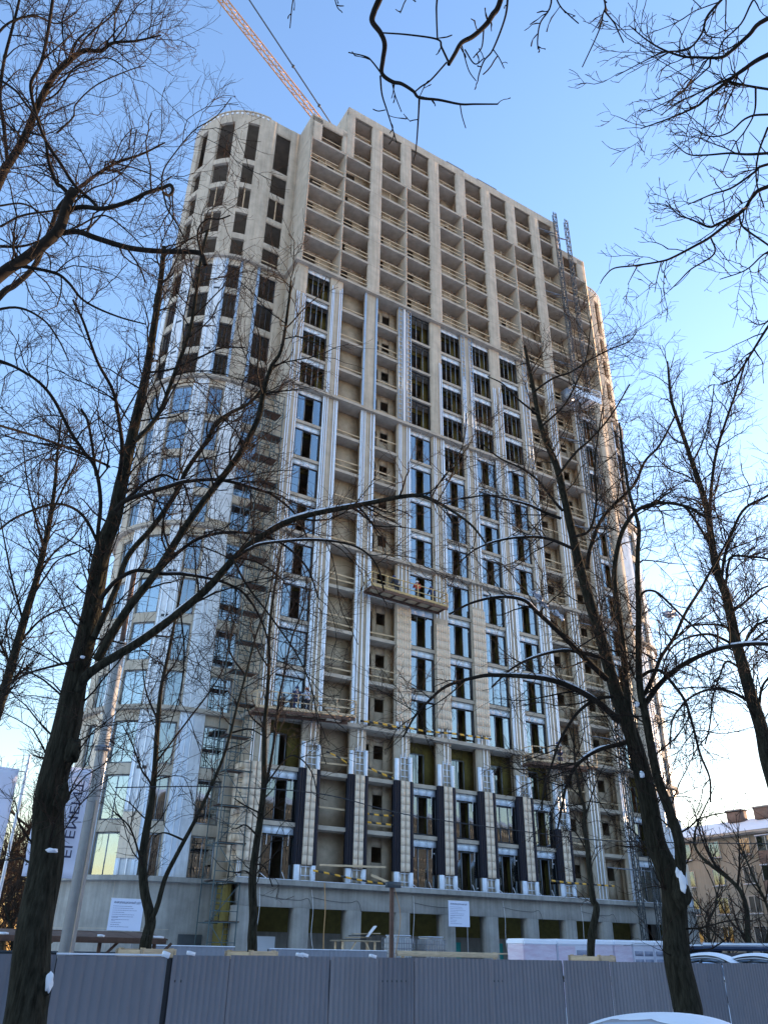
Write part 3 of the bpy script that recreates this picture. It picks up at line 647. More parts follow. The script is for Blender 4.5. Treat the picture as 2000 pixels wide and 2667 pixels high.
# --- T2: the double trunk at the right
P, r = px_limb([(1800, 2680), (1791, 2622), (1768, 2512), (1758, 2439), (1752, 2319), (1735, 2260), (1710, 2190), (1680, 2048), (1646, 1922), (1612, 1837), (1591, 1774), (1566, 1669), (1540, 1584), (1511, 1475), (1490, 1391), (1469, 1298), (1452, 1222), (1427, 1159), (1405, 1095), (1389, 1011), (1376, 948), (1366, 900)], 17, 18.5, 66, 7)
r = r*np.interp(np.linspace(0, 1, len(r)), [0, .1, .25, .4, .6, 1], [.88, .98, .95, .88, .8, .9])
ft = foot(P[0], P[1]); T2 = Tree('linden_tree', 'dark bare tree with a double trunk behind the snowy car at right', ft, 22)
T2.trunk(np.vstack([ft, P]), np.concatenate([[r[0]*1.3], r]), .10)
def L2(pts, w0, w1, d1=17.2, d0=17.2, m='bark2', S=8): return L1(pts, w0, w1, d1, d0, T=T2, m=m, S=S)
L2([(1765, 2330), (1772, 2250), (1768, 2190), (1743, 2112), (1713, 2027), (1695, 1940), (1680, 1859), (1667, 1795), (1663, 1711), (1663, 1584), (1660, 1500), (1661, 1433), (1663, 1370), (1640, 1290), (1625, 1200), (1612, 1100)], 40, 6, 16.2, 17, 'bark', 12)
L2([(1660, 1960), (1638, 1859), (1625, 1711), (1612, 1605), (1600, 1510), (1606, 1440), (1625, 1375), (1663, 1327), (1722, 1310), (1790, 1320), (1840, 1350)], 26, 7, 17.5, 17.2, 'bark')
L2([(1530, 1480), (1536, 1433), (1562, 1361), (1595, 1319), (1650, 1264), (1680, 1201), (1718, 1159), (1760, 1080)], 17, 5, 18.3, 17.6)
c = L2([(1580, 1770), (1536, 1728), (1486, 1677), (1439, 1631), (1397, 1593), (1363, 1563), (1300, 1555), (1230, 1570), (1170, 1600)], 22, 6, 15.6); T2.snow(*c, .35, .85, .8)
c = L2([(1612, 1880), (1562, 1833), (1490, 1791), (1427, 1770), (1363, 1762), (1300, 1759), (1249, 1762), (1164, 1787), (1114, 1829), (1080, 1867), (1050, 1920)], 24, 5, 15.4); T2.snow(*c, .1, .5, .75)
c = L2([(1575, 1715), (1490, 1696), (1443, 1698), (1384, 1715), (1334, 1741), (1280, 1790)], 14, 5, 16.6); T2.snow(*c, .2, .8, .8)
L2([(1595, 1815), (1553, 1821), (1511, 1850), (1481, 1888), (1456, 1935), (1439, 1985), (1418, 2048), (1410, 2110)], 13, 5, 16.0)
c = L2([(1630, 1935), (1553, 1956), (1502, 1994), (1477, 2040), (1464, 2099), (1452, 2160)], 16, 5, 16.4); T2.snow(*c, .1, .4, .8)
c = L2([(1676, 1840), (1722, 1778), (1773, 1736), (1827, 1707), (1891, 1686), (1975, 1677), (2060, 1685)], 20, 10, 16.2, 16.8); T2.snow(*c, .55, .95, .8)
L2([(1678, 1810), (1705, 1753), (1722, 1711), (1756, 1660), (1785, 1597), (1827, 1530), (1860, 1470), (1900, 1400)], 15, 6, 18, 16.8)
L2([(1668, 1765), (1692, 1749), (1722, 1749), (1756, 1787), (1785, 1829), (1806, 1897), (1823, 1964), (1848, 2027), (1850, 2090)], 13, 5, 16.0, 16.8)
L2([(1664, 1560), (1680, 1540), (1709, 1542), (1743, 1572), (1785, 1614), (1830, 1655), (1860, 1690)], 10, 5, 16.2, 16.7)
c = L2([(1495, 1430), (1427, 1403), (1363, 1399), (1300, 1408), (1240, 1430), (1190, 1470)], 13, 4, 16.5); T2.snow(*c, .2, .8, .8)
c = L2([(1460, 1350), (1422, 1336), (1376, 1315), (1325, 1302), (1270, 1290), (1200, 1300)], 12, 4, 16.4); T2.snow(*c, .2, .7, .8)
L2([(1465, 1330), (1439, 1300), (1405, 1256), (1363, 1222), (1300, 1192), (1250, 1150)], 12, 4, 18)
L2([(1452, 1240), (1498, 1180), (1532, 1150), (1574, 1104), (1604, 1062), (1640, 1000)], 11, 4, 18.4)
L2([(1490, 1400), (1536, 1380), (1553, 1306), (1549, 1222), (1555, 1150), (1570, 1060)], 12, 4, 17.5)
L2([(1410, 1110), (1465, 1060), (1498, 1003), (1528, 927), (1540, 821)], 9, 3, 18.2, 17.8)
L2([(1390, 1020), (1440, 985), (1486, 969), (1532, 939), (1587, 910), (1637, 889), (1659, 863)], 8, 3, 17.6, 17.8)
L2([(1400, 1080), (1350, 1040), (1310, 1000), (1270, 980)], 8, 3, 17.0, 17.8)
LV2 = [lvl(3.23, 1.7, (30, 70), 7, .5, .006, .018, -.03, .20, .12), lvl(5.93, .85, (30, 65), 6, .6, .004, .009, .02, .22), lvl(7.09, .4, (25, 60), 5, .7, .003, .005, .03, .24)]
T2.twigs(LV2)
# --- T6: tree leaning in from the right edge, farther off
def newtree(name, label, pts, w0, w1, d0, d1, seed, wob=.06, m='bark', group=None):
    P, r = px_limb(pts, d0, d1, w0, w1); ft = foot(P[0], P[1]); T = Tree(name, label, ft, seed, group=group)
    T.trunk(np.vstack([ft, P]), np.concatenate([[r[0]*1.2], r]), wob); return T
T6 = newtree('linden_tree', 'tall bare tree at the right edge standing before the yellow apartment block', [(2040, 2120), (2000, 1985), (1983, 1901), (1958, 1816), (1933, 1732), (1916, 1669), (1903, 1605), (1886, 1534), (1870, 1496), (1853, 1412), (1844, 1340), (1823, 1264), (1802, 1201), (1777, 1129), (1751, 1053), (1743, 1000), (1738, 940)], 34, 4, 27, 28, 23)
def L6(pts, w0, w1, d1=27, d0=27.3): return L1(pts, w0, w1, d1, d0, T=T6, S=6)
L6([(1850, 1370), (1848, 1336), (1853, 1264), (1865, 1180), (1891, 1095), (1920, 1011), (1945, 930)], 15, 5, 28.5)
L6([(1850, 1420), (1840, 1403), (1806, 1349), (1773, 1315), (1720, 1310), (1660, 1340)], 12, 4, 26)
L6([(1880, 1500), (1891, 1433), (1933, 1332), (2000, 1290), (2060, 1240)], 12, 6, 26)
L6([(1890, 1520), (1903, 1454), (1950, 1450), (2010, 1460), (2070, 1500)], 10, 5, 27)
L6([(1955, 1830), (1908, 1804), (1857, 1795), (1806, 1812), (1773, 1842), (1750, 1880), (1745, 1950)], 11, 4, 25.5)
L6([(1935, 1750), (1920, 1736), (1891, 1724), (1874, 1762), (1857, 1816), (1848, 1892), (1836, 1939)], 9, 4, 26)
L6([(1912, 1680), (1860, 1655), (1819, 1654), (1773, 1669), (1740, 1700), (1720, 1760)], 10, 4, 25.5)
L6([(1905, 1640), (1865, 1627), (1798, 1631), (1770, 1650)], 9, 4, 26.5)
L6([(1925, 1700), (1960, 1640), (1990, 1620), (2060, 1610)], 10, 5, 26); L6([(1975, 1880), (1985, 1790), (2030, 1740)], 11, 6, 27)
L6([(1800, 1210), (1830, 1150), (1850, 1080), (1860, 1000)], 7, 3, 27.5); L6([(1825, 1270), (1790, 1240), (1740, 1220), (1700, 1180)], 7, 3, 26.5)
L6([(1900, 1600), (1950, 1560), (1990, 1530), (2050, 1520)], 9, 4, 26)
LV6 = [lvl(2.97, 2.1, (30, 65), 8, .5, .010, .026, .03, .18, .1), lvl(4.64, 1.05, (30, 60), 6, .6, .006, .011, .03, .2), lvl(5.42, .5, (25, 55), 4, .7, .0045, .007, .03, .22)]
T6.twigs(LV6)
# --- T7: tree behind T1 at the left
T7 = newtree('linden_tree', 'bare tree at the left edge seen behind the largest trunk', [(-60, 2050), (-20, 1900), (20, 1770), (67, 1600), (93, 1517), (114, 1433), (131, 1348), (143, 1264), (150, 1180), (160, 1090)], 26, 4, 22, 23.5, 24)
for q in ([(60, 1620), (30, 1500), (10, 1400), (-10, 1290)], [(95, 1510), (140, 1440), (190, 1400), (230, 1340)], [(115, 1430), (90, 1340), (70, 1250), (60, 1150)], [(80, 1560), (120, 1500), (150, 1460), (200, 1440)], [(30, 1740), (-10, 1650), (-40, 1560)], [(133, 1340), (170, 1260), (200, 1200), (220, 1120)], [(45, 1680), (100, 1620), (150, 1590), (200, 1570)], [(10, 1800), (50, 1750), (70, 1700)]): L1(q, 9, 3, 22.3, 22.6, T=T7, S=6)
T7.twigs([lvl(3.35, 1.9, (25, 60), 8, .5, .008, .02, .05, .18, .1), lvl(5.42, .95, (30, 60), 6, .6, .005, .009, .03, .2), lvl(5.42, .45, (25, 55), 4, .7, .0035, .005, .03, .22)])
# --- T3, T4, T5: slim trees boxed in on the site
T3 = newtree('site_tree', 'slim forked tree in a timber guard before the rounded tower base', [(380, 2480), (383, 2440), (390, 2395), (375, 2319), (371, 2234), (384, 2150), (395, 2091), (403, 2006), (412, 1880), (420, 1795), (441, 1690), (462, 1584), (479, 1500)], 27, 4, 23, 23.6, 25, .08)
L1([(393, 2400), (410, 2360), (430, 2289), (460, 2228), (502, 2150), (521, 2112), (572, 1998), (597, 1922), (618, 1838), (639, 1762), (669, 1648), (698, 1563), (712, 1490)], 19, 4, 22.5, 23, T=T3, m='bark')
for q in ([(400, 2060), (386, 2030), (369, 2006), (345, 1940), (320, 1890)], [(405, 1990), (424, 1964), (487, 1880), (551, 1795), (585, 1732), (600, 1650)], [(412, 1880), (380, 1800), (370, 1720)], [(480, 2190), (430, 2170), (400, 2180)], [(600, 1910), (650, 1900), (690, 1920)], [(372, 2260), (340, 2160), (300, 2120)], [(425, 1770), (460, 1720), (490, 1640)], [(640, 1760), (600, 1700), (590, 1620)]): L1(q, 8, 3, 22.8, 23.1, T=T3, S=6)
LV3 = [lvl(1.94, 1.7, (25, 60), 8, .5, .008, .018, .03, .2, .25), lvl(3.87, .85, (30, 60), 5, .6, .005, .008, .02, .22), lvl(3.87, .4, (25, 55), 4, .7, .0035, .005, .02, .22)]
T3.twigs(LV3)
T4 = newtree('site_tree', 'slim dark tree in a timber guard before the white service door', [(655, 2500), (657, 2440), (659, 2383), (657, 2288), (667, 2207), (680, 2125), (687, 2044), (688, 1963), (691, 1881), (695, 1820), (699, 1753), (703, 1627), (720, 1500), (735, 1420)], 23, 4, 24, 24.6, 26, .08)
L1([(688, 2060), (699, 2017), (713, 1936), (721, 1868), (728, 1814), (741, 1753), (758, 1669), (790, 1580), (800, 1500)], 12, 4, 23.6, 24.1, T=T4)
for q in ([(690, 2050), (703, 2030), (749, 1973), (783, 1977), (815, 2020), (830, 2100)], [(680, 2120), (640, 2100), (610, 2080)], [(690, 1900), (650, 1860), (640, 1800)], [(660, 2290), (640, 2270), (610, 2275)], [(662, 2250), (690, 2260), (710, 2310)], [(700, 1740), (670, 1690), (650, 1620)], [(672, 2180), (640, 2150), (615, 2160)]): L1(q, 7, 3, 23.8, 24.1, T=T4, S=6)
T4.twigs(LV3)
T5 = newtree('site_tree', 'slender crooked tree in a timber guard beside the wrapped block pallets', [(1541, 2510), (1542, 2439), (1554, 2367), (1545, 2343), (1537, 2270), (1528, 2198), (1521, 2150), (1523, 2110), (1511, 2069), (1498, 1985), (1494, 1922), (1490, 1860)], 18, 3, 30, 30.4, 27, .15)
for q in ([(1523, 2133), (1545, 2060), (1560, 2020), (1580, 1980)], [(1515, 2080), (1480, 2040), (1470, 1990)], [(1530, 2220), (1500, 2170), (1480, 2160), (1460, 2170)], [(1497, 1980), (1515, 1930), (1525, 1880)]): L1(q, 6, 2, 30.0, 30.2, T=T5, S=6)
T5.twigs(LV3)
# --- T10 / T11: limbs reaching in from trees beyond the left edge
def offtree(name, label, trunk, r0, r1, seed):
    T = Tree(name, label, trunk[0], seed); T.trunk(np.array(trunk), np.linspace(r0, r1, len(trunk)), .05); return T
pL = at(-330, 1150, 9.5)
LW['linden_tree.004'] = .54; LW['linden_tree.005'] = .75; LW['linden_tree.006'] = .68; LW['linden_tree.007'] = .75
T10 = offtree('linden_tree', 'near tree beyond the left edge reaching a thick dark crooked limb into the sky', [(pL[0]-.6, pL[1]-.3, -.1), (pL[0]-.4, pL[1]-.2, 2.5), (pL[0]-.1, pL[1], 5.0), tuple(pL)], .26, .16, 31)
def L10(pts, w0, w1, d1=10, d0=10, T=None): return L1(pts, w0, w1, d1, d0, T=T or T10)
L10([(-330, 1150), (-150, 860), (0, 717), (63, 675), (127, 624), (156, 591), (177, 527), (194, 494)], 52, 26, 10, 9.5)
L10([(185, 510), (160, 485), (148, 477), (127, 422), (120, 371), (105, 330)], 18, 7, 10.3)
L10([(258, 546), (240, 523), (194, 481), (156, 422), (118, 363), (93, 291), (80, 219), (105, 169), (122, 97), (137, 0), (145, -60)], 14, 8, 10.4, 9.9)
L10([(150, 608), (203, 603), (253, 620), (338, 645), (422, 654), (506, 656), (527, 665), (535, 690)], 24, 14, 9.6, 10)
L10([(525, 662), (515, 620), (519, 591), (540, 570), (570, 570), (600, 560)], 10, 4, 9.4, 9.6)
L10([(172, 560), (186, 544), (219, 538), (274, 542), (338, 523), (380, 502), (422, 489), (443, 481), (450, 495), (440, 508), (424, 500)], 22, 8, 9.5, 10)
L10([(420, 490), (426, 443), (456, 397), (506, 338), (561, 304), (603, 253)], 7, 2.5, 9.3, 9.5)
L10([(424, 495), (435, 540), (456, 574), (480, 620), (500, 690)], 8, 3, 9.2, 9.5)
L10([(40, 690), (139, 709), (177, 734), (211, 776), (253, 802), (316, 827), (380, 844)], 15, 4, 9.4, 9.9)
L10([(330, 645), (355, 680), (370, 710), (378, 735)], 8, 4, 9.6, 9.7)
L10([(100, 310), (60, 260), (42, 236), (0, 207), (-60, 180)], 8, 6, 10, 9.8)
L10([(148, 346), (190, 304), (198, 270), (253, 219), (338, 181), (380, 170)], 8, 2.5, 10.3, 10)
L10([(0, 590), (60, 560), (150, 545), (200, 520), (240, 490), (290, 470), (340, 420), (356, 335)], 10, 2.5, 10.4, 10.2)
L10([(-40, 540), (0, 535), (60, 530), (110, 560), (180, 640)], 9, 4, 10.6, 10.4)
T10.twigs([lvl(3.87, 1.15, (35, 75), 8, .5, .004, .012, .02, .25, .12), lvl(6.45, .55, (30, 65), 6, .6, .0022, .005, .02, .25), lvl(7.74, .26, (25, 60), 4, .7, .0015, .003, .02, .25)], skip=(0,))
pM = at(-260, 1200, 16)
T11 = offtree('linden_tree', 'farther tree beyond the left edge with sunlit orange brown upper branches', [(pM[0]-.3, pM[1], -.1), (pM[0]-.2, pM[1], 4), tuple(pM)], .24, .14, 32)
def L11(pts, w0, w1, d1=16, d0=16): return L1(pts, w0, w1, d1, d0, T=T11)
L11([(-260, 1200), (-120, 760), (0, 468), (25, 422), (63, 359), (97, 278), (139, 198), (181, 156), (219, 131), (262, 131), (295, 110), (354, 105), (420, 90)], 30, 4, 15.5)
L11([(-260, 1200), (-100, 900), (0, 770), (40, 740), (90, 690), (130, 600), (160, 530), (230, 470), (300, 425), (370, 400), (430, 370)], 24, 4, 16.5)
L11([(20, 430), (10, 330), (0, 250), (10, 160), (30, 80), (50, 0), (60, -60)], 12, 5, 16.4); L11([(139, 198), (190, 150), (230, 90), (290, 40), (330, -20)], 7, 3, 16)
L11([(100, 270), (150, 240), (200, 170), (280, 150), (330, 180)], 6, 3, 15.5); L11([(0, 640), (60, 640), (120, 620), (200, 590), (270, 560), (330, 600), (380, 650)], 8, 3, 15.6)
L11([(-60, 820), (40, 800), (110, 830), (150, 880), (180, 940)], 9, 3, 15.6); L11([(300, 425), (360, 440), (420, 470), (440, 520)], 5, 2, 16.3); L11([(-40, 130), (20, 60), (90, 40), (150, 60), (200, 30)], 8, 3, 16.8)
T11.twigs([lvl(3.61, 1.7, (30, 70), 8, .5, .005, .014, .03, .22, .2), lvl(5.80, .85, (30, 65), 6, .6, .0032, .006, .03, .23), lvl(6.45, .4, (25, 60), 4, .7, .0022, .004, .03, .24)])
# --- T8: near twigs hanging into the top of the frame, from a tree behind the camera
pT = at(1330, -420, 6.4)
T8 = offtree('linden_tree', 'overhanging near branch with buds dangling into the top of the frame', [(3.4, -50.6, -.1), (3.5, -50.4, 2.5), (3.7, -49.6, 5.0), tuple(at(1420, -900, 6.5)), tuple(pT)], .2, .05, 33)
def L8(pts, w0, w1, d1=6.2, d0=6.2): return L1(pts, w0, w1, d1, d0, T=T8, wob=.04)
L8([(1330, -420), (1150, -260), (1040, -120), (987, 0), (974, 30), (970, 55), (991, 84), (1002, 114), (997, 156), (995, 190), (1021, 211), (1046, 217), (1076, 236), (1092, 253), (1143, 259), (1198, 270), (1236, 270), (1297, 270)], 24, 4, 6.0, 6.4)
L8([(991, 195), (991, 203), (995, 245), (1008, 287), (1021, 329), (1033, 371)], 7, 3); L8([(1092, 253), (1090, 295), (1086, 359), (1082, 401)], 7, 3)
L8([(995, 84), (1063, 89), (1139, 101), (1150, 122), (1168, 160)], 5, 6); L8([(1330, -420), (1340, -160), (1303, 0), (1282, 38), (1265, 63), (1232, 93), (1202, 110), (1184, 140), (1168, 167)], 20, 10, 5.9, 6.4)
L8([(1139, 101), (1137, 42), (1138, 0), (1150, -80), (1200, -200)], 5, 6); L8([(1164, 160), (1122, 207), (1097, 224), (1078, 240)], 6, 4)
L8([(1345, -120), (1325, -30), (1316, 42), (1284, 127), (1261, 156), (1248, 190), (1244, 211)], 8, 3); L8([(993, 190), (970, 160), (953, 146), (907, 135)], 6, 3)
L8([(1021, 215), (1030, 250), (1046, 291)], 4, 2.5); L8([(1210, 127), (1236, 165), (1261, 150)], 5, 3); L8([(1202, 115), (1220, 180), (1240, 210)], 4, 2.5)
L8([(1284, 127), (1300, 150), (1313, 177)], 4, 2.5); L8([(1260, 70), (1255, 120), (1240, 140), (1232, 150)], 5, 3); L8([(1092, 252), (1110, 215), (1122, 207)], 3, 3)
L8([(1198, 270), (1203, 300), (1213, 333)], 4, 2.5); L8([(1088, 310), (1075, 312), (1067, 315)], 3.5, 3); L8([(1004, 285), (985, 288), (971, 283)], 3.5, 3)
L8([(1000, -260), (850, -150), (780, -60), (763, 0), (755, 72)], 6, 2.5, 6.6, 6.5); L8([(850, -150), (873, 0), (892, 32)], 4, 2.5, 6.6, 6.6); L8([(1050, -110), (1060, -20), (1051, 10), (1042, 33)], 4, 3)
L8([(1330, -300), (1420, -140), (1436, 0), (1407, 58), (1400, 101), (1401, 128)], 7, 3); L8([(1430, -60), (1455, 8), (1480, 36), (1507, 60)], 5, 3); L8([(1420, -240), (1530, -120), (1574, 0), (1570, 36), (1559, 80), (1516, 174)], 7, 3); L8([(1572, 25), (1599, 58), (1612, 85), (1624, 110)], 5, 3)
T8.twigs([lvl(4.13, .16, (35, 75), 5, .6, .0028, .004, -.02, .22, .25, .7)], tube_sides=(4,), mats=('bark2',), skip=(0,))
# --- T9: near tree beyond the right edge
pR = at(2500, 900, 9.0)
T9 = offtree('linden_tree', 'near tree beyond the right edge spreading fine budded branches over the sky', [(pR[0]+.3, pR[1]-.4, -.1), (pR[0]+.2, pR[1]-.2, 3), tuple(pR), tuple(at(2450, 300, 9.2)), tuple(at(2420, -200, 9.4))], .22, .10, 34)
def L9(pts, w0, w1, d1=9, d0=9.1): return L1(pts, w0, w1, d1, d0, T=T9, S=6, wob=.05)
L9([(2440, 100), (2200, -20), (2000, 47), (1950, 90), (1906, 130), (1877, 148), (1816, 148), (1776, 145), (1725, 127), (1682, 101), (1639, 65)], 16, 2.5, 8.7)
L9([(2450, 300), (2200, 60), (2000, 141), (1935, 181), (1881, 221), (1834, 260), (1812, 277), (1744, 307), (1668, 334)], 18, 3, 9.3)
L9([(1915, 195), (1899, 203), (1823, 239), (1762, 268), (1720, 300)], 8, 2.5, 9.0); L9([(2300, -60), (2050, -120), (1930, -60), (1877, 0), (1841, 43), (1827, 87), (1791, 127), (1733, 134), (1689, 152), (1603, 197)], 11, 2.5, 8.6)
L9([(1850, 150), (1848, 170), (1838, 181), (1798, 217), (1762, 250), (1686, 289)], 6, 2.5); L9([(2460, 500), (2200, 380), (2000, 398), (1943, 401), (1899, 398), (1834, 403), (1791, 400), (1751, 369)], 11, 2.5, 9.3)
L9([(2470, 600), (2200, 390), (2000, 427), (1964, 448), (1906, 488), (1852, 506), (1791, 532)], 11, 3, 8.8); L9([(2480, 650), (2200, 430), (2000, 485), (1961, 510), (1932, 550), (1870, 582), (1845, 590), (1801, 571), (1765, 557), (1733, 521)], 15, 2.5, 9.0)
L9([(1935, 545), (1924, 557), (1852, 615), (1809, 640), (1754, 669), (1722, 680), (1653, 691), (1599, 698), (1574, 720), (1563, 738)], 10, 2.5, 8.7); L9([(2200, 260), (2000, 231), (1943, 221), (1895, 210)], 9, 5, 9.2)
L9([(2200, 300), (2000, 297), (1943, 307), (1899, 344), (1850, 354), (1800, 330)], 8, 2.5, 9.2); L9([(2300, 560), (2080, 640), (2000, 655), (1943, 702), (1874, 727)], 8, 2.5, 9.0); L9([(2460, 700), (2200, 640), (2040, 800), (2000, 850), (1920, 975), (1880, 1000)], 14, 4, 9.4)
L9([(1850, 615), (1860, 660), (1800, 700), (1770, 730), (1745, 755)], 6, 2.5, 8.9); L9([(1660, 692), (1645, 720), (1635, 740)], 4, 2, 8.7); L9([(1722, 682), (1712, 720), (1705, 760)], 4, 2, 8.7); L9([(1925, 560), (1935, 590), (1990, 630), (2060, 680)], 6, 5, 8.8)
L9([(1968, 225), (1965, 290), (1940, 340), (1910, 380), (1880, 450)], 6, 2.5, 9.1); L9([(2100, -40), (1980, -20), (1930, 60), (1880, 110), (1870, 160)], 7, 3, 8.8); L9([(2000, 330), (1975, 400), (1970, 470), (1990, 540)], 7, 3, 9.3)
T9.twigs([lvl(4.64, .75, (30, 65), 7, .5, .003, .007, -.015, .20, .3, .3), lvl(7.74, .3, (30, 65), 5, .65, .002, .0035, .0, .24, .15, .6), lvl(5.16, .14, (30, 65), 4, .7, .0018, .0028, 0, .2, .15, .6)], skip=(0,))

# --- burls and snow caught on the thick trunks
def blob(T, px, py, d, r, m, name, sq=(1, 1, 1)):
    p = at(px, py, d)-T.b; bmx = bmesh.new(); bmesh.ops.create_icosphere(bmx, subdivisions=3, radius=1.0); rg = random.Random(int(px+py))
    for v in bmx.verts: v.co *= 1+.22*math.sin(5*v.co.x+px)*math.sin(4*v.co.z+py)+rg.uniform(-.04, .04)
    me = bpy.data.meshes.new(name); bmx.to_mesh(me); bmx.free()
    for q in me.polygons: q.use_smooth = True
    link(name, me, M[m], T.root, tuple(p), None, (r*sq[0], r*sq[1], r*sq[2]))
blob(T1, 112, 2572, 11.45, .10, 'bark', 'burl', (1, 1, 1.5)); blob(T1, 128, 2560, 11.36, .055, 'snow', 'snow_patch', (.8, .8, 1.9)); blob(T1, 136, 2216, 11.25, .05, 'snow', 'snow_patch', (1.4, 1, .5))
blob(T1, 160, 2075, 11.55, .09, 'bark', 'burl', (1, 1, 1.8)); blob(T1, 190, 1955, 11.7, .10, 'bark', 'burl', (1, 1, 1.6)); blob(T1, 215, 1712, 11.4, .025, 'snow', 'snow_patch', (1.2, 1, .8))
blob(T2, 1778, 2300, 16.75, .10, 'snow', 'snow_patch', (.5, .6, 1.7)); blob(T2, 1765, 2275, 16.8, .06, 'snow', 'snow_patch', (.6, .6, 1.4)); blob(T2, 1672, 2018, 16.6, .055, 'snow', 'snow_patch', (.8, .8, 1.1)); blob(T2, 1775, 2330, 16.95, .16, 'bark', 'burl', (1, 1, 1.5)); blob(T2, 1658, 1835, 16.6, .05, 'snow', 'snow_patch')
# ------------------------------------------------------------------ site fence
FY = -31.7
def fence_sheet(name, w, h, pitch, t=.012):
    """trapezoid sheet profile along x"""
    xs = [0]; ys = [0]; x = 0
    while x < w-1e-6:
        for dx, y in ((pitch*.62, 0), (pitch*.08, .011), (pitch*.22, .011), (pitch*.08, 0)):
            x += dx; xs.append(min(x, w)); ys.append(y)
    n = len(xs); V = []; nr = 9; ph = random.random()*9; dents = [(random.uniform(0, w), random.uniform(.6, h), random.uniform(.08, .25), random.uniform(-.02, .012)) for _ in range(3)]
    for j in range(nr):
        z = h*j/(nr-1)
        for a, b in zip(xs, ys):
            d = .005*math.sin(a*2.1+z*1.7+ph)+.003*math.sin(a*5.3-z*3.1+ph*2)+sum(k*math.exp(-((a-cx)**2+(z-cz)**2)/(2*r*r)) for cx, cz, r, k in dents)
            V.append((a, b+d, z))
    F = [(j*n+i, j*n+i+1, (j+1)*n+i+1, (j+1)*n+i) for j in range(nr-1) for i in range(n-1)]
    return mesh_np(name, V, F)
def fence_run(T, x0, pitch, widths, h, jit, off):
    x = x0; rg = random.Random(int(x0*10)+5)
    for w in widths:
        me = fence_sheet('sheet_panel', w-.012, h+rg.uniform(-.01, .012), pitch)
        p = link('sheet_panel', me, M['fence'], T, (x-off[0], rg.uniform(-.012, .012), .03), (rg.uniform(-.006, .006), 0, rg.uniform(-.004, .004)))
        link('post', ubox('steel'), None, T, (x-off[0], .07, h/2), None, (.06, .06, h-.05))
        x += w
    L = x-x0
    for z in (.4, 1.55): link('cross_rail', ubox('steel'), None, T, (x0+L/2-off[0], .035, z), None, (L, .03, .04))
xg = onY(433, 2560, FY)[0]
FA = thing('site_fence', 'grey corrugated fence run with wide ribs, left of the dark gap', 'fence', (xg-9, FY, 0))
fence_run(FA, xg-9.0, .172, [1.55, 1.72, 1.9, 1.9, 1.9], 1.905, 0, (xg-9, 0, 0))
link('snow_cover', ubox('snow'), None, FA, (8.0, .0, 1.95), None, (1.9, .05, .03)); link('snow_cover', ubox('snow'), None, FA, (8.93, .0, 1.96), (0, .3, 0), (.12, .1, .09))
FB = thing('site_fence', 'long grey corrugated fence with narrow ribs, right of the dark gap', 'fence', (xg+.05, FY, 0))
fence_run(FB, xg+.07, .113, [1.1, 2.1, 1.13, .86, 2.0, 2.1, 1.5, 2.0, 2.1, 2.0, 2.1, 2.0, 2.1, 2.0, 2.1, 2.0, 2.1, 2.0], 1.93, 0, (xg+.05, 0, 0))
for x in (.35, 2.55, 2.65, 4.2): link('snow_cover', ubox('snow'), None, FB, (x, .02, 1.985), (0, .2, .2), (.14, .08, .06))
link('gap_shade_strip', ubox('black'), None, FB, (-.02, .06, .96), None, (.16, .05, 1.9))  # black strip behind the opening between the runs, stands in for its shade
M['fence_b'] = mat('fence_paint_faded', (.22, .218, .232), .55, var=.07, scale=.5, streak=.10); M['fence_c'] = mat('fence_paint_dirty', (.178, .178, .196), .55, var=.10, scale=.8, streak=.12)
for T_ in (FA, FB):
    k_ = 0
    for o_ in T_.children:
        if o_.name.startswith('sheet_panel'):
            k_ += 1; q_ = (k_*7) % 5
            if q_ in (1, 3): o_.data.materials[0] = M['fence_b' if q_ == 1 else 'fence_c']
M['fence2'] = mat('grey_panel_paint', (.23, .24, .27), .45, var=.05)
def back_panel(px0, py0, px1, Yp, label, h):
    a = onY(px0, py0, Yp); b = onY(px1, py0, Yp)
    T = thing('inner_fence_panel', label, 'fence', (a[0], Yp, 0)); n = max(1, int(round((b[0]-a[0])/2.4))); w = (b[0]-a[0])/n
    for i in range(n): link('sheet_panel', fence_sheet('sheet_panel', w-.02, a[2], .2), M['fence2'], T, (i*w, 0, 0)); link('post', ubox('steel'), None, T, (i*w, .05, a[2]/2), None, (.05, .05, a[2]))
    link('snow_cover', ubox('snow'), None, T, (n*w/2, 0, a[2]+.015), None, (n*w, .05, .03))
back_panel(395, 2464, 612, -14, 'inner grey fence panel below the rounded tower, left of the slim tree', 2)
back_panel(700, 2473, 1008, -15, 'inner grey fence panels between the slim tree and the dark steel post', 2)
# ------------------------------------------------------------------ lamp post, banners, boards
pb = at(172, 2480, 21); pb[2] = 0
T = thing('utility_pole', 'square grey concrete utility pole in front of the white banner', 'pole', tuple(pb))
ptop = at(283, 1830, 22.2); hp = 9.0
V = []
for z, w in ((0, .125), (hp, .08)): V += [(-w, -w, z), (w, -w, z), (w, w, z), (-w, w, z)]
link('shaft', mesh_np('shaft', V, _BF), mat('pole_concrete', (.30, .29, .27), .85, var=.12, scale=3), T, (0, 0, 0), (0, 0, .5))
link('groove', ubox('slab'), None, T, (0, 0, 2.6), (0, 0, .5), (.05, .235, 5.0))
link('steel_top', ubox('rust'), None, T, (0, 0, hp+1.0), None, (.11, .11, 2.0)); link('clamp', ubox('grey_steel'), None, T, (0, 0, 6.3), (0, 0, .5), (.26, .26, .12)); link('hook', ubox('black'), None, T, (.16, 0, 6.5), (0, .4, 0), (.22, .05, .05))
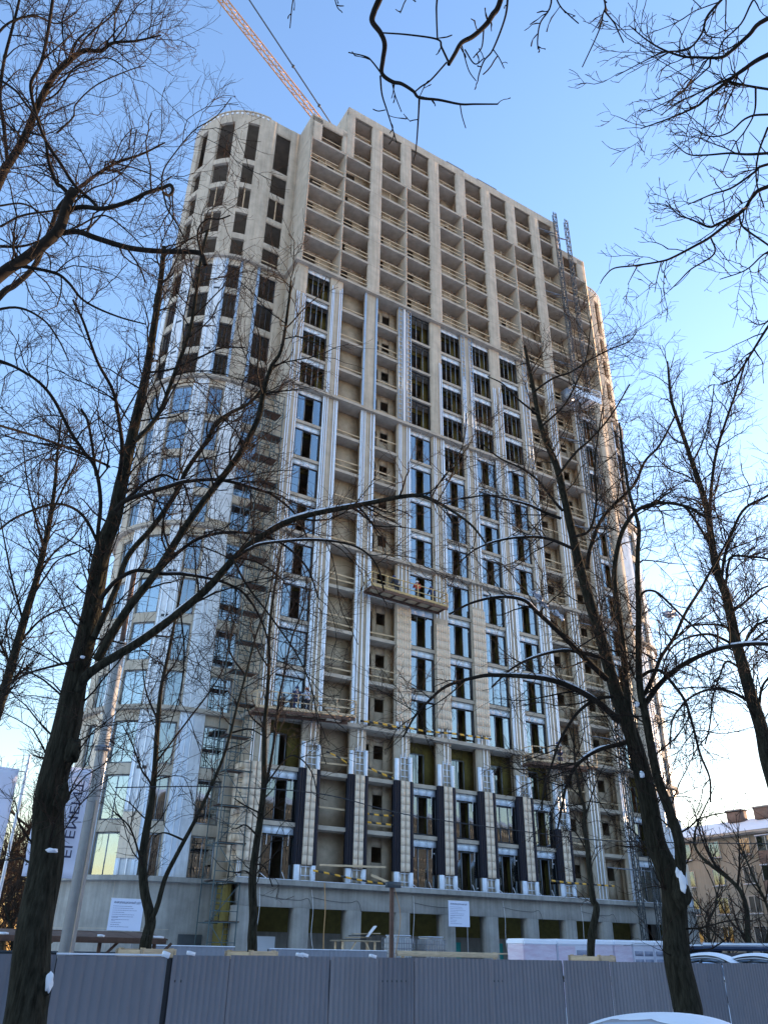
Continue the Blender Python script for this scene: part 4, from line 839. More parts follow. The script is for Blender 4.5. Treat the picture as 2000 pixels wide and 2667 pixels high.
def text_mesh(s, size, align='LEFT'):
    cu = bpy.data.curves.new('txt', 'FONT'); cu.body = s; cu.size = size; cu.align_x = align; cu.extrude = .002
    o = bpy.data.objects.new('txt', cu); COL.objects.link(o); dg = bpy.context.evaluated_depsgraph_get(); me = bpy.data.meshes.new_from_object(o.evaluated_get(dg)); bpy.data.objects.remove(o); return me
M['banner'] = mat('banner_fabric', (.84, .85, .97), .7, var=.04, scale=1.2, bump=.5, bscale=1.5)
M['ink'] = mat('dark_ink', (.05, .05, .10), .7)
def banner(px_top_l, px_top_r, px_bot_l, dist, label, text, polex):
    a = at(*px_top_l, dist); b = at(*px_top_r, dist+.25); c = at(*px_bot_l, dist*.985)
    w = float(np.hypot(b[0]-a[0], b[1]-a[1])); z1 = a[2]; z0 = onZ(*px_bot_l, 1.0)[2] if 0 else c[2]
    ang = math.atan2(b[1]-a[1], b[0]-a[0])
    T = thing('flag_banner', label, 'banner', (a[0], a[1], 0), ang)
    nx, nz = 9, 17; V = []
    for j in range(nz):
        for i in range(nx):
            u = i/(nx-1); v = j/(nz-1); V.append((u*w, .05*math.sin(5*u+3.2*v)*math.sin(2.2*v+.4)+.02*math.sin(9*v), z0+(z1-z0)*v))
    F = [(j*nx+i, j*nx+i+1, (j+1)*nx+i+1, (j+1)*nx+i) for j in range(nz-1) for i in range(nx-1)]
    cl = link('cloth', mesh_np('cloth', V, F, True), M['banner'], T)
    md = cl.modifiers.new('thick', 'SOLIDIFY'); md.thickness = .006
    P = [(w+.16, 0, 0), (w+.16, 0, z1+.35)]; V2, F2 = tubes(np.array([[P[0], ((w+.16), 0, 3.0), P[1]]]), np.array([[.045, .04, .035]]), 8); link('pole', mesh_np('pole', V2, F2, True), M['alu'], T)
    for z in (z0+.05, (z0+z1)/2, z1-.05): link('ring', ubox('grey_steel'), None, T, (w+.08, 0, z), None, (.16, .02, .02))
    if text:
        h = z1-z0; me = text_mesh(text, .36)
        xs = np.array([v.co[0] for v in me.vertices]); me.transform(Matrix.Scale(h*.70/(xs.max()-xs.min()), 4, (1, 0, 0)))
        o = link('lettering', me, M['ink'], T)
        # seen from the back of the cloth: reads upwards, mirrored
        o.matrix_local = Matrix(((0, 1, 0, w*.60), (0, 0, 1, -.125), (1, 0, 0, z0+h*.16), (0, 0, 0, 1)))
banner((118, 1990), (257, 1992), (92, 2284), 24, 'white vertical banner lettered ELEMENT seen from its back, right of the thick trunk', 'ELEMENT', 0)
banner((-85, 1986), (55, 1990), (-140, 2280), 22, 'pale lilac vertical banner cut by the left edge', None, 0)
M['sign'] = mat('sign_white', (.66, .70, .82), .5, var=.02)
def info_board(p, w, h, label, posts, rz):
    T = thing('information_board', label, 'sign', (p[0], p[1], 0), rz)
    z1 = p[2]; link('panel', ubox('sign'), None, T, (w/2, 0, z1-h/2), None, (w, .03, h)); link('rim', ubox('white'), None, T, (w/2, .02, z1+.012), None, (w+.02, .04, .03))
    me = text_mesh('ИНФОРМАЦИОННЫЙ ЩИТ', .13); xs = np.array([v.co[0] for v in me.vertices]); me.transform(Matrix.Scale(w*.82/(xs.max()-xs.min()), 4, (1, 0, 0)))
    link('heading', me, M['ink'], T, (w*.09, -.018, z1-h*.15), (math.pi/2, 0, 0))
    rg = random.Random(9); z = z1-h*.24; L = []
    while z > z1-h*.95:
        n = rg.choice((1, 1, 2))
        for q in range(n):
            x = w*.08; e = x+w*rg.uniform(.25, .72) if q == 0 else x+w*rg.uniform(.1, .3)
            while x < e: ww = w*rg.uniform(.02, .07); L.append((x, x+ww, -.02, -.016, z, z+h*.014)); x += ww+w*.012
            z -= h*.028
        z -= h*.038
    link('small_print', boxes_mesh('small_print', L), mat('faint_ink', (.22, .24, .36), .7), T)
    for x in posts: link('post', ubox('grey_steel'), None, T, (x, .05, z1/2), None, (.06, .06, z1))
a = onY(291, 2341, -4.5); b = onY(376, 2345, -4.5); info_board(a, b[0]-a[0], a[2]-onY(281, 2424, -4.5)[2], 'white information board on the rounded tower base, left of the forked tree', (.3, b[0]-a[0]-.3), 0)
a = onY(1167, 2347, -1.2); b = onY(1221, 2352, -1.2); info_board(a, b[0]-a[0], a[2]-onY(1170, 2414, -1.2)[2], 'white information board before the base columns above the turquoise door', (b[0]-a[0]-.15,), 0)
# ------------------------------------------------------------------ left: canopy and hut
Tn = thing('walkway_canopy', 'dark brown corrugated canopy behind the fence at lower left', 'canopy', (2.6, -24.5, 0))
for i in range(13): link('sheet', ubox('rust'), None, Tn, (i*.40+.1, .75, 2.36+(.012 if i % 2 else 0)), (.10, 0, 0), (.395, 1.6, .03))
link('fascia', ubox('rust'), None, Tn, (2.5, -.06, 2.24), None, (5.1, .05, .13)); link('fascia', ubox('rust'), None, Tn, (2.5, 1.56, 2.42), None, (5.1, .05, .1))
for x in (.2, 1.8, 3.4, 4.8): link('post', ubox('rust'), None, Tn, (x, .1, 1.1), None, (.08, .08, 2.2)); bar('brace', 'rust', (x, .1, 1.75), (x+.45, .1, 2.2), .06, parent=Tn)
for x, w in ((1.1, .16), (2.1, .1), (3.4, .12), (4.85, .3)): link('snow_cover', ubox('snow'), None, Tn, (x, .1, 2.33), (.1, 0, .3), (w, .16, .06))
Th = thing('guard_hut', 'low dark glazed guard hut under the brown canopy', 'hut', (2.4, -21.6, 0))
link('body', ubox('steel'), None, Th, (2.6, .9, .95), None, (5.4, 1.8, 1.9)); link('roof', ubox('steel'), None, Th, (2.6, .8, 1.94), None, (5.6, 2.1, .08)); link('snow_cover', ubox('snow'), None, Th, (.6, .2, 2.0), None, (1.5, .9, .05))
for i in range(4): link('window', ubox('_glasslow'), None, Th, (.62+1.3*i, -.02, 1.4), None, (1.2, .03, .85)); link('window_frame', ubox('frame'), None, Th, (1.27+1.3*i, -.03, 1.4), None, (.07, .05, .9))
# ------------------------------------------------------------------ tree guards of timber
def guard(px, py, d, label, s=1.0):
    p = at(px, py, d); T = thing('tree_guard', label, 'tree guard', (p[0], p[1], 0), .35, 'timber guards round the site trees')
    z = p[2]
    for sx_ in (-1, 1):
        for sy_ in (-1, 1): link('post', ubox('wood'), None, T, (sx_*.42*s, sy_*.42*s, z/2), None, (.09, .09, z))
        link('board', ubox('wood'), None, T, (0, sx_*.47*s, z-.1), None, (1.05*s, .05, .16)); link('board', ubox('wood'), None, T, (sx_*.47*s, 0, z-.12), None, (.05, 1.0*s, .15)); link('board', ubox('wood'), None, T, (0, sx_*.47*s, z-.75), None, (1.05*s, .04, .14))
guard(382, 2470, 23, 'timber guard round the forked slim tree'); guard(656, 2476, 24, 'timber guard round the slim tree before the white door', .95); guard(1541, 2488, 30, 'timber guard round the crooked tree by the pallets', 1.1)
# ------------------------------------------------------------------ liquid tanks, post, railing, table
M['tank'] = mat('tank_plastic', (.46, .46, .46), .35, col2=(.58, .58, .56), scale=2)
M['tank2'] = mat('stained_tank_plastic', (.34, .29, .25), .35, col2=(.5, .48, .46), scale=2.5)
def tank(px, py, Yp, label, m):
    p = onY(px, py, Yp); T = thing('liquid_tank', label, 'tank', (p[0], Yp, 0), .06, 'caged plastic tanks'); zt = p[2]; w, d, h = 1.25, 1.05, 1.05; z0 = zt-h
    bmx = bmesh.new(); bmesh.ops.create_cube(bmx, size=1); bmesh.ops.scale(bmx, vec=(w-.06, d-.06, h), verts=bmx.verts); bmesh.ops.bevel(bmx, geom=bmx.edges[:]+bmx.verts[:], offset=.12, segments=3, affect='EDGES'); me = bpy.data.meshes.new('bottle'); bmx.to_mesh(me); bmx.free()
    link('bottle', me, M[m], T, (0, 0, z0+h/2)); link('lid', ubox('white'), None, T, (0, 0, zt+.02), None, (.3, .3, .06)); link('snow_cover', ubox('snow'), None, T, (.0, 0, zt+.03), None, (w*.8, d*.8, .05))
    S = []
    for i in range(9): x = -w/2+w*i/8; S += [((x, -d/2, z0), (x, -d/2, zt-.08), .022), ((x, d/2, z0), (x, d/2, zt-.08), .022)]
    for i in range(1, 7): y = -d/2+d*i/7; S += [((-w/2, y, z0), (-w/2, y, zt-.08), .022), ((w/2, y, z0), (w/2, y, zt-.08), .022)]
    for z in np.linspace(z0+.04, zt-.08, 5): S += [((-w/2, -d/2, z), (w/2, -d/2, z), .025), ((-w/2, d/2, z), (w/2, d/2, z), .025), ((-w/2, -d/2, z), (-w/2, d/2, z), .025), ((w/2, -d/2, z), (w/2, d/2, z), .025)]
    link('cage', bars_mesh('cage', S), M['grey_steel'], T)
    for i in range(3): link('skid', ubox('wood'), None, T, (0, -.4+.4*i, z0-.07), None, (w, .12, .14))
    link('crate_stand', ubox('wood'), None, T, (0, 0, (z0-.15)/2), None, (w*.95, d*.9, z0-.15))
tank(1037, 2440, -8.5, 'pale white caged liquid tank, left of the stained one', 'tank'); tank(1122, 2444, -8.5, 'brownish stained caged liquid tank, right of the pale one', 'tank2')
p = at(1019, 2490, 30); q = at(1021, 2312, 30)
T = thing('steel_post', 'thin dark brown steel post with a lamp head before the base columns', 'post', (p[0], p[1], 0))
link('shaft', ubox('rust'), None, T, (0, 0, q[2]/2), None, (.11, .11, q[2])); link('head', ubox('steel'), None, T, (.05, 0, q[2]+.08), None, (.5, .22, .18))
tube_obj('cable', 'orange', [(.1, 0, q[2]), (.35, 0, q[2]-.9), (.1, -.05, q[2]-2.2), (.12, -.05, 1.0)], .015, T, 4)
a = onY(1035, 2484, -16); b = onY(1480, 2476, -16)
T = thing('timber_railing', 'rough timber railing in front of the caged tanks', 'railing', (a[0], -16, 0))
bar('top_rail', 'wood', (0, 0, a[2]), (5.2, 0, a[2]-.02), .09, .2, T); bar('top_rail', 'wood', (5.2, 0, a[2]+.05), (b[0]-a[0], .1, a[2]+.1), .05, .06, T)
for x in (.3, 5.1, 9.5): link('post', ubox('wood'), None, T, (x, .06, a[2]/2+.05), None, (.12, .12, a[2]+.1))
p = onY(935, 2452, -5)
T = thing('work_table', 'rough timber work table with loose boards, left of the tanks', 'table', (p[0]-1.0, -5, 0))
zt = p[2]; link('top', ubox('wood'), None, T, (1.0, .4, zt), None, (2.6, 1.0, .06))
for x in (0, 2.0):
    for y in (0, .8): link('leg', ubox('wood'), None, T, (x, y, zt/2), None, (.1, .1, zt))
bar('brace', 'wood', (0, 0, zt-1.2), (.8, 0, zt-.05), .06, parent=T); bar('brace', 'wood', (2.0, 0, zt-.9), (1.4, 0, zt-.05), .06, parent=T)
for i in range(4): bar('loose_board', 'wood' if i % 2 else 'steel', (.1+.2*i, .2, zt+.06+.09*i), (1.7+.3*i, .5, zt+.1+.1*i), .16, .05, T)
bar('loose_board', 'white', (1.6, .2, zt+.2), (2.2, .3, zt+.75), .25, .04, T)
# ------------------------------------------------------------------ wrapped pallets of blocks
M['film_pink'] = mat('pink_film', (.58, .45, .53), .3, col2=(.70, .64, .71), scale=1.3, stretch=(1, 1, 5), bump=.4, bscale=5)
M['film_white'] = mat('white_film', (.60, .60, .68), .3, col2=(.68, .68, .74), scale=1.5, stretch=(1, 1, 5), bump=.4, bscale=5)
M['block_print'] = mat('grey_print', (.26, .28, .36), .5, var=.06)
pal = [(1323, 1412), (1412, 1501), (1501, 1562), (1562, 1612), (1612, 1668), (1668, 1708), (1708, 1738)]
names = ['pink film wrapped block pallet at the left end of the row', 'half pink half grey printed block pallet, second in the row', 'pink wrapped block pallet behind the crooked tree', 'narrow pink wrapped block pallet, right of the crooked tree', 'grey printed block pallet right of the narrow pink one', 'grey printed block pallet by the thick trunk', 'block pallet half hidden by the thick trunk']
PY = -20.5
for i, ((u0, u1), nm) in enumerate(zip(pal, names)):
    a = onY(u0, 2447+i*1.2, PY); b = onY(u1, 2447, PY); w = b[0]-a[0]-.03
    T = thing('block_pallet', nm, 'pallet', (a[0], PY, 0), 0, 'wrapped pallets of building blocks'); T.location.x += .75; h = a[2]-.12
    for lv in range(2):
        z0 = .14+lv*h/2; bmx = bmesh.new(); bmesh.ops.create_cube(bmx, size=1); bmesh.ops.scale(bmx, vec=(w, 1.0, h/2-.14), verts=bmx.verts); bmesh.ops.bevel(bmx, geom=bmx.edges[:], offset=.035, segments=2, affect='EDGES'); me = bpy.data.meshes.new('wrap'); bmx.to_mesh(me); bmx.free()
        link('wrapped_stack', me, M['film_pink' if i in (0, 2, 3) else 'film_white'], T, (w/2, .5, z0+(h/2-.14)/2))
        for x in (.1, w/2, w-.1): link('skid', ubox('wood'), None, T, (x, .5, z0-.08), None, (.12, 1.0, .12))
        if i == 1: link('film_patch', ubox('film_pink'), None, T, (w*.28, -.004, z0+(h/2-.14)/2), None, (w*.5, .012, h/2-.3))
        if i in (1, 4, 5, 6):
            L = []
            nx = max(1, int(w*(.5 if i == 1 else 1)/.5))
            for r_ in range(3):
                for cx in range(nx): x0 = (w*.55 if i == 1 else .06)+cx*((w*.45 if i == 1 else w)-.1)/nx; L.append((x0+.04, x0+((w*.45 if i == 1 else w)-.1)/nx-.05, -.008, .002, z0+.12+r_*.3, z0+.30+r_*.3))
            link('block_print', boxes_mesh('block_print', L), M['block_print'], T)
    bmx = bmesh.new(); bmesh.ops.create_cube(bmx, size=1); bmesh.ops.scale(bmx, vec=(w+.05, 1.1, .22), verts=bmx.verts); bmesh.ops.bevel(bmx, geom=bmx.edges[:], offset=.055, segments=3, affect='EDGES'); me = bpy.data.meshes.new('snow_cover'); bmx.to_mesh(me); bmx.free()
    link('snow_cover', me, M['snow'], T, (w/2, .5, h+.05))
# ------------------------------------------------------------------ crane behind the roof
p0 = at(843, 330, 118); p1 = at(585, 5, 118); dirj = (p1-p0)/np.linalg.norm(p1-p0)
base = p0-dirj*14
CR = thing('tower_crane', 'orange lattice crane jib rising behind the roof', 'crane', (base[0], base[1], 0))
def cl(v): return np.array(v)-np.array([base[0], base[1], 0])
ax = np.cross(dirj, unit(p0-CAM)); ax = ax/np.linalg.norm(ax); ay = np.cross(dirj, ax); Lj = 52.0; wj = .95
A = [base+ax*(.5*wj), base-ax*(.5*wj), base+ay*wj*.85]
segs = []
for q, a in enumerate(A): link('chord', bars_mesh('chord', [(cl(a), cl(a+dirj*Lj), .13)]), M['orange'], CR)
n = 24
for i in range(n):
    t0, t1 = Lj*i/n, Lj*(i+1)/n; tm = (t0+t1)/2
    for u, v in ((0, 1), (1, 2), (2, 0)):
        segs += [(cl(A[u]+dirj*t0), cl(A[v]+dirj*tm), .06), (cl(A[v]+dirj*tm), cl(A[u]+dirj*t1), .06)]
        segs.append((cl(A[u]+dirj*t0), cl(A[v]+dirj*t0), .06))
link('lattice', bars_mesh('lattice', segs), M['orange'], CR)
pa, pb2 = at(875, 340, 119), at(690, 60, 117.5); dd = (pb2-pa); link('pendant_rope', bars_mesh('rope', [(cl(pa-dd*.3), cl(pa+dd*1.4), .13)]), M['steel'], CR)
for t in (.25, .62): link('rope_clamp', ubox('steel'), None, CR, tuple(cl(pa+dd*t)), None, (.3, .3, .3))
ms = []
for sx_ in (-1, 1):
    for sy_ in (-1, 1): ms.append(((sx_*.9, sy_*.9, 0), (sx_*.9, sy_*.9, base[2]), .2))
for i in range(int(base[2]/2)):
    z = i*2.0
    for a, b in (((-.9, -.9), (.9, -.9)), ((.9, -.9), (.9, .9)), ((.9, .9), (-.9, .9)), ((-.9, .9), (-.9, -.9))): ms.append(((*a, z), (*b, z+2), .1))
link('mast', bars_mesh('mast', ms), M['orange'], CR); link('cab', ubox('orange'), None, CR, (0, -1.6, base[2]+.6), None, (1.8, 2.2, 2.2))
# ------------------------------------------------------------------ mast climbers at the right of the front
def mast(px, py, Yp, label):
    p = onY(px, py, Yp); T = thing('climber_mast', label, 'mast', (p[0], Yp, 0), 0, 'lattice masts of the climbing platform'); h = p[2]; w = .5; S = []
    for a in ((-w/2, 0), (w/2, 0), (0, w*.8)): link('chord', ubox('steel'), None, T, (a[0], a[1], h/2), None, (.065, .065, h))
    z = 0.3; f = 1
    while z < h-.5:
        S += [((-w/2*f, 0, z), (w/2*f, 0, z+.72), .045), ((-w/2, 0, z), (w/2, 0, z), .045), ((w/2*f, 0, z), (0, w*.8, z+.36), .04), ((0, w*.8, z+.36), (-w/2*f, 0, z+.72), .04)]; z += .75; f = -f
    link('lattice', bars_mesh('lattice', S), M['steel'], T)
    z = 8
    while z < h-2:
        bar('wall_tie', 'grey_steel', (0, .3, z), (-2.3, -Yp+UP+.05, z+.1), .07, parent=T); bar('wall_tie', 'grey_steel', (0, .3, z), (-1.2, -Yp+UP+.05, z+.1), .06, parent=T); z += 9.8
    link('rack', ubox('steel'), None, T, (.0, -.05, h/2), None, (.06, .06, h))
    return p
mA = mast(1444, 553, -1.0, 'left lattice mast climbing past the roof corner'); mB = mast(1474, 573, -1.0, 'right lattice mast beside the roof corner')
# climbing platform on the masts
def work_platform(pa, pb, depth, h_rail, label, m_deck, m_rail, Yf, cat='work platform', under='rust', mesh=True):
    a = np.array(pa, float); b = np.array(pb, float); L = b[0]-a[0]; T = thing('work_platform', label, cat, (a[0], Yf, a[2]), 0)
    sl = (b[2]-a[2])/L
    nb = max(3, int(L/.5))
    for i in range(nb): x = L*(i+.5)/nb; link('deck_board', ubox(m_deck), None, T, (x, depth/2, sl*x), (0, -math.atan(sl), 0), (L/nb-.015, depth, .05))
    for y in (.04, depth-.04): bar('side_beam', under, (0, y, -.14), (L, y, -.14+sl*L), .07, .2, T)
    for i in range(int(L/1.1)+1): x = min(L, i*1.1); bar('cross_beam', under, (x, 0, -.13+sl*x), (x, depth, -.13+sl*x), .07, .12, T)
    k = max(2, int(round(L/1.5)))
    for i in range(k+1): x = L*i/k; link('rail_post', ubox(m_rail), None, T, (x, .03, h_rail/2+sl*x), None, (.06, .06, h_rail))
    for z in (h_rail*.5, h_rail): bar('guard_rail', m_rail, (0, .03, z), (L, .03, z+sl*L), .05, .06, T)
    for x in (0, L):
        for z in (h_rail*.5, h_rail): bar('guard_rail', m_rail, (x, .03, z+sl*x), (x, depth, z+sl*x), .05, .05, T)
    bar('toe_board', m_rail, (0, 0, .1), (L, 0, .1+sl*L), .025, .16, T)
    return T
def wp(u0, u1, Yf, depth, *a, **k): return work_platform(onY(*u0, Yf), onY(*u1, Yf), depth, 1.1, *a, Yf=Yf, **k)
P1 = wp((968, 1524), (1166, 1582), -1.35, 1.15, 'yellow railed work platform across the middle of the front', 'wood', 'yellow')
P2 = wp((668, 1842), (926, 1869), -1.35, 1.15, 'timber work platform at the ledge below, left of the yellow platform', 'wood', 'wood')
P3 = wp((1388, 1982), (1556, 1999), -1.35, 1.15, 'timber work platform on the ledge at right behind branches', 'wood', 'wood')
P4 = wp((1497, 1024), (1566, 1042), -2.1, 1.9, 'grey machine platform hanging on the lattice masts', 'galv', 'galv', under='grey_steel')
link('drive_unit', ubox('grey_steel'), None, P4, (.2, 1.2, .5), None, (.9, .9, 1.2)); link('side_sheet', ubox('galv'), None, P4, (2.0, .0, .45), None, (3.4, .03, .7))
# stored goods on P2
T = thing('sack_stack', 'stack of reddish sacks on the lower timber platform', 'sacks', tuple(np.array(P2.location)+np.array([5.3, .3, .05])))
rs = random.Random(2)
for i in range(8): link('sack', ubox('tile'), None, T, (rs.uniform(-.1, .1)+.5*(i % 2), .1, .1+.2*(i//2)), (rs.uniform(-.05, .05), rs.uniform(-.05, .05), rs.uniform(-.3, .3)), (.5, .4, .18))
# ------------------------------------------------------------------ scaffold in the notch
sx0, sy0 = 18.0, -.2
SCF = thing('scaffold_tower', 'narrow dark green tube scaffold with decks and ladders in the notch by the rounded tower', 'scaffold', (sx0, sy0, 0))
SH = 40.0; SX, SY = 1.6, 1.9
for x in (0, SX):
    for y in (0, SY): link('standard', ubox('scaf'), None, SCF, (x, y, SH/2), None, (.055, .055, SH))
i = 0
z = 1.5
while z < SH:
    x0 = 0.02 if i % 2 else -.3
    link('deck', ubox('rust'), None, SCF, (SX/2+(.15 if i % 2 else -.15), SY*.3, z), None, (SX+.1, SY*.5, .05))
    link('ledgers', bars_mesh('ledgers', [((0, 0, z-.06), (SX, 0, z-.06), .045), ((0, SY, z-.06), (SX, SY, z-.06), .045), ((0, 0, z+1), (SX, 0, z+1), .04), ((0, 0, z+.5), (SX, 0, z+.5), .04), ((0, 0, z-.06), (0, SY, z-.06), .045), ((SX, 0, z-.06), (SX, SY, z-.06), .045)]), M['scaf'], SCF)
    link('brace', bars_mesh('brace', [((0, -.02, z) if i % 2 else (SX, -.02, z), (SX, -.02, z+1.95) if i % 2 else (0, -.02, z+1.95), .035)]), M['scaf'], SCF)
    xl = .35 if i % 2 else 1.0
    ls = [((xl, .5, z), (xl, .35, z+2.0), .04), ((xl+.35, .5, z), (xl+.35, .35, z+2.0), .04)]+[((xl, .5-.15*j/7, z+.28*j), (xl+.35, .5-.15*j/7, z+.28*j), .03) for j in range(1, 7)]
    link('ladder', bars_mesh('ladder', ls), M['scaf'], SCF)
    z += 2.05; i += 1
# ------------------------------------------------------------------ hazard tapes
def tape(pts, label, n=14, w=0.079):
    P = catmull(np.array(pts), n*len(pts)); V = []; o_ = P[0]
    for i, p in enumerate(P): tw = .25*math.sin(i*.7); V += [p-o_+np.array([0, tw*w*.4, -w/2]), p-o_+np.array([0, -tw*w*.4, w/2])]
    F = [(2*i, 2*i+2, 2*i+3, 2*i+1) for i in range(len(P)-1)]
    o = link('warning_tape', mesh_np('warning_tape', V, F), M['tape'], None, tuple(o_)); tag(o, label, 'tape', 'striped warning tapes'); md = o.modifiers.new('thick', 'SOLIDIFY'); md.thickness = .004
def tp(Y, *L): return [onY(x, y, Y) for x, y in L]
tape(tp(-.28, (938, 1878), (985, 1884), (1040, 1896)), 'striped warning tape on the lower ledge under the yellow platform', w=0.144)
tape(tp(-.28, (1050, 1893), (1110, 1905), (1185, 1912), (1280, 1926)), 'longer striped warning tape on the lower ledge before the tan piers', w=0.144)
tape(tp(.1, (958, 1998), (985, 2012), (1010, 2022), (1024, 2028)), 'sagging striped tape in the loggia under the ledge', w=0.144)
tape(tp(.1, (956, 2120), (990, 2124), (1026, 2126)), 'upper of two straight tapes in the dark pier loggia', w=0.122); tape(tp(.1, (956, 2142), (990, 2146), (1026, 2150)), 'lower of two straight tapes in the dark pier loggia', w=0.122)
tape(tp(-.3, (815, 2268), (870, 2279), (930, 2292), (1032, 2308)), 'drooping striped tape along the base ledge, left half', w=0.115); tape(tp(-.3, (1432, 2294), (1480, 2300), (1530, 2304), (1600, 2309)), 'striped tape along the base ledge at the right', w=0.122)
tape(tp(.1, (850, 1958), (880, 1972), (910, 1992)), 'short striped tape in the loggia left of the ladder frames', w=0.108)
o = bar('loose_plank', 'wood', onY(832, 2254, -.2), onY(1004, 2260, -.2), .05, .12); tag(o, 'long loose plank resting across the base ledge piers', 'plank')
o = bar('loose_plank', 'wood', onY(966, 2280, -.3), onY(1022, 2304, -.5), .05, .16); tag(o, 'short plank leaning down onto the base ledge', 'plank')
# ------------------------------------------------------------------ overhead cable
P = np.array([at(300, 2052, 22), at(560, 2050, 22), at(831, 2068, 22), at(1067, 2124, 23), at(1400, 2171, 24), at(1620, 2192, 25), at(2100, 2200, 27)])
o = tube_obj('overhead_cable', 'black', P, .014, None, 5, 60); tag(o, 'thin black cable sagging across the lower storeys', 'cable')
# ------------------------------------------------------------------ plastic sheets
M['plastic'] = mat('thin_plastic', (.70, .72, .78), .35, var=.05)
def sheet_obj(pts, d0, label, seed):
    rg = np.random.default_rng(seed); C = np.array([at(x, y, d0+dz) for x, y, dz in pts]); n = 9; V = []
    for j in range(n):
        for i in range(n):
            u, v = i/(n-1), j/(n-1); p = (C[0]*(1-u)+C[1]*u)*(1-v)+(C[3]*(1-u)+C[2]*u)*v; V.append(p+rg.normal(size=3)*.02*d0/12-C[0])
    F = [(j*n+i, j*n+i+1, (j+1)*n+i+1, (j+1)*n+i) for j in range(n-1) for i in range(n-1)]
    o = link('plastic_sheet', mesh_np('plastic_sheet', V, F, True), M['plastic'], None, tuple(C[0])); md = o.modifiers.new('t', 'SOLIDIFY'); md.thickness = .006; tag(o, label, 'plastic sheet'); return o
sheet_obj([(1380, 1540, 0), (1398, 1540, .1), (1428, 1580, .2), (1408, 1578, .3)], 15.7, 'grey plastic sheet caught on the snowy limb, upper piece', 1)
sheet_obj([(1438, 1592, .1), (1452, 1594, .2), (1470, 1614, .1), (1450, 1600, .3)], 15.7, 'small grey plastic scrap caught below the upper piece', 2)
sheet_obj([(1722, 1597, 0), (1752, 1588, .2), (1768, 1606, .5), (1738, 1612, .2)], 16.2, 'crumpled white plastic film caught in branches against the sky', 3)
# ------------------------------------------------------------------ people on the platforms
M['skin'] = mat('skin', (.50, .30, .22), .6)
def person(loc, rz, jacket, trous, helmet, label, arms=((.25, .35), (.3, .3)), bend=0.0):
    def figure(name, V, E, Rr, m, parent=None, root=0):
        me = bpy.data.meshes.new(name); me.from_pydata(V, E, []); me.update(); o = link(name, me, M[m], parent)
        md = o.modifiers.new('skin', 'SKIN'); md.use_smooth_shade = True
        for i, r in enumerate(Rr): me.skin_vertices[0].data[i].radius = (r, r*.8) if hasattr(r, '__float__') else r
        me.skin_vertices[0].data[root].use_root = True
        s = o.modifiers.new('sub', 'SUBSURF'); s.levels = 1; s.render_levels = 1; return o
    b = bend
    hip = (0, 0, .92); ch = (0, -.12*b-.02, 1.28); nk = (0, -.22*b-.02, 1.47); hd = (0, -.27*b-.04, 1.62)
    V = [hip, ch, nk, hd]; E = [(0, 1), (1, 2), (2, 3)]; Rr = [.15, .17, .06, .095]
    for sd_, (fo, up) in zip((-1, 1), arms):
        k = len(V); V += [(sd_*.2, ch[1], 1.40), (sd_*.27, ch[1]-.05-fo*.3, 1.15+up*.2), (sd_*.20, ch[1]-.1-fo, 1.0+up), (sd_*.18, ch[1]-.16-fo, 1.02+up)]; E += [(1, k), (k, k+1), (k+1, k+2), (k+2, k+3)]; Rr += [.075, .055, .042, .045]
    for sd_ in (-1, 1):
        k = len(V); V += [(sd_*.1, 0, .86), (sd_*.13, -.03, .48), (sd_*.14, .02, .09), (sd_*.15, -.13, .04)]; E += [(0, k), (k, k+1), (k+1, k+2), (k+2, k+3)]; Rr += [.1, .072, .05, .045]
    o = figure('person', V, E, Rr, 'skin'); o.location = loc; o.rotation_euler = (0, 0, rz); tag(o, label, 'person')
    figure('jacket', [V[0]]+[V[1]]+[(nk[0], nk[1], nk[2]-.04)]+V[4:7]+V[8:11], [(0, 1), (1, 2), (1, 3), (3, 4), (4, 5), (1, 6), (6, 7), (7, 8)], [.18, .20, .09, .10, .08, .062, .10, .08, .062], jacket, o)
    figure('trousers', [V[0]]+V[12:15]+V[16:19], [(0, 1), (1, 2), (2, 3), (0, 4), (4, 5), (5, 6)], [.165, .12, .09, .075, .12, .09, .075], trous, o)
    bmx = bmesh.new(); bmesh.ops.create_uvsphere(bmx, u_segments=14, v_segments=8, radius=.135); bmesh.ops.delete(bmx, geom=[v for v in bmx.verts if v.co.z < -.02], context='VERTS'); me = bpy.data.meshes.new('helmet'); bmx.to_mesh(me); bmx.free()
    h = link('helmet', me, M[helmet], o, (hd[0], hd[1]-.01, hd[2]+.04)); md = h.modifiers.new('t', 'SOLIDIFY'); md.thickness = .012
    for q in (-.032, .032): link('eye', ubox('black'), None, o, (q, hd[1]-.082, hd[2]+.01), None, (.018, .012, .012))
    link('nose', ubox('skin'), None, o, (0, hd[1]-.09, hd[2]-.02), None, (.022, .03, .035)); link('mouth', ubox('rust'), None, o, (0, hd[1]-.082, hd[2]-.055), None, (.045, .01, .01))
    return o
M['jk_blue'] = mat('navy_cloth', (.025, .04, .11), .85); M['jk_red'] = mat('red_cloth', (.42, .06, .03), .8); M['trouser'] = mat('dark_cloth', (.03, .035, .05), .9); M['helm_o'] = mat('orange_plastic', (.6, .14, .03), .4); M['helm_b'] = mat('blue_plastic', (.05, .07, .2), .4)
M['vest'] = mat('pale_cloth', (.45, .5, .6), .8)
def on_deck(u, v, Yf): p = onY(u, v, Yf); return (p[0], p[1], p[2])
def stand(px, plat, y): 
    p = onY(px, 1500, -1.0); L = plat.location; x = p[0]
    return x
def put(plat, frac, y, L, sl): return (plat.location[0]+frac*L, plat.location[1]+y, plat.location[2]+.03+sl*frac*L)
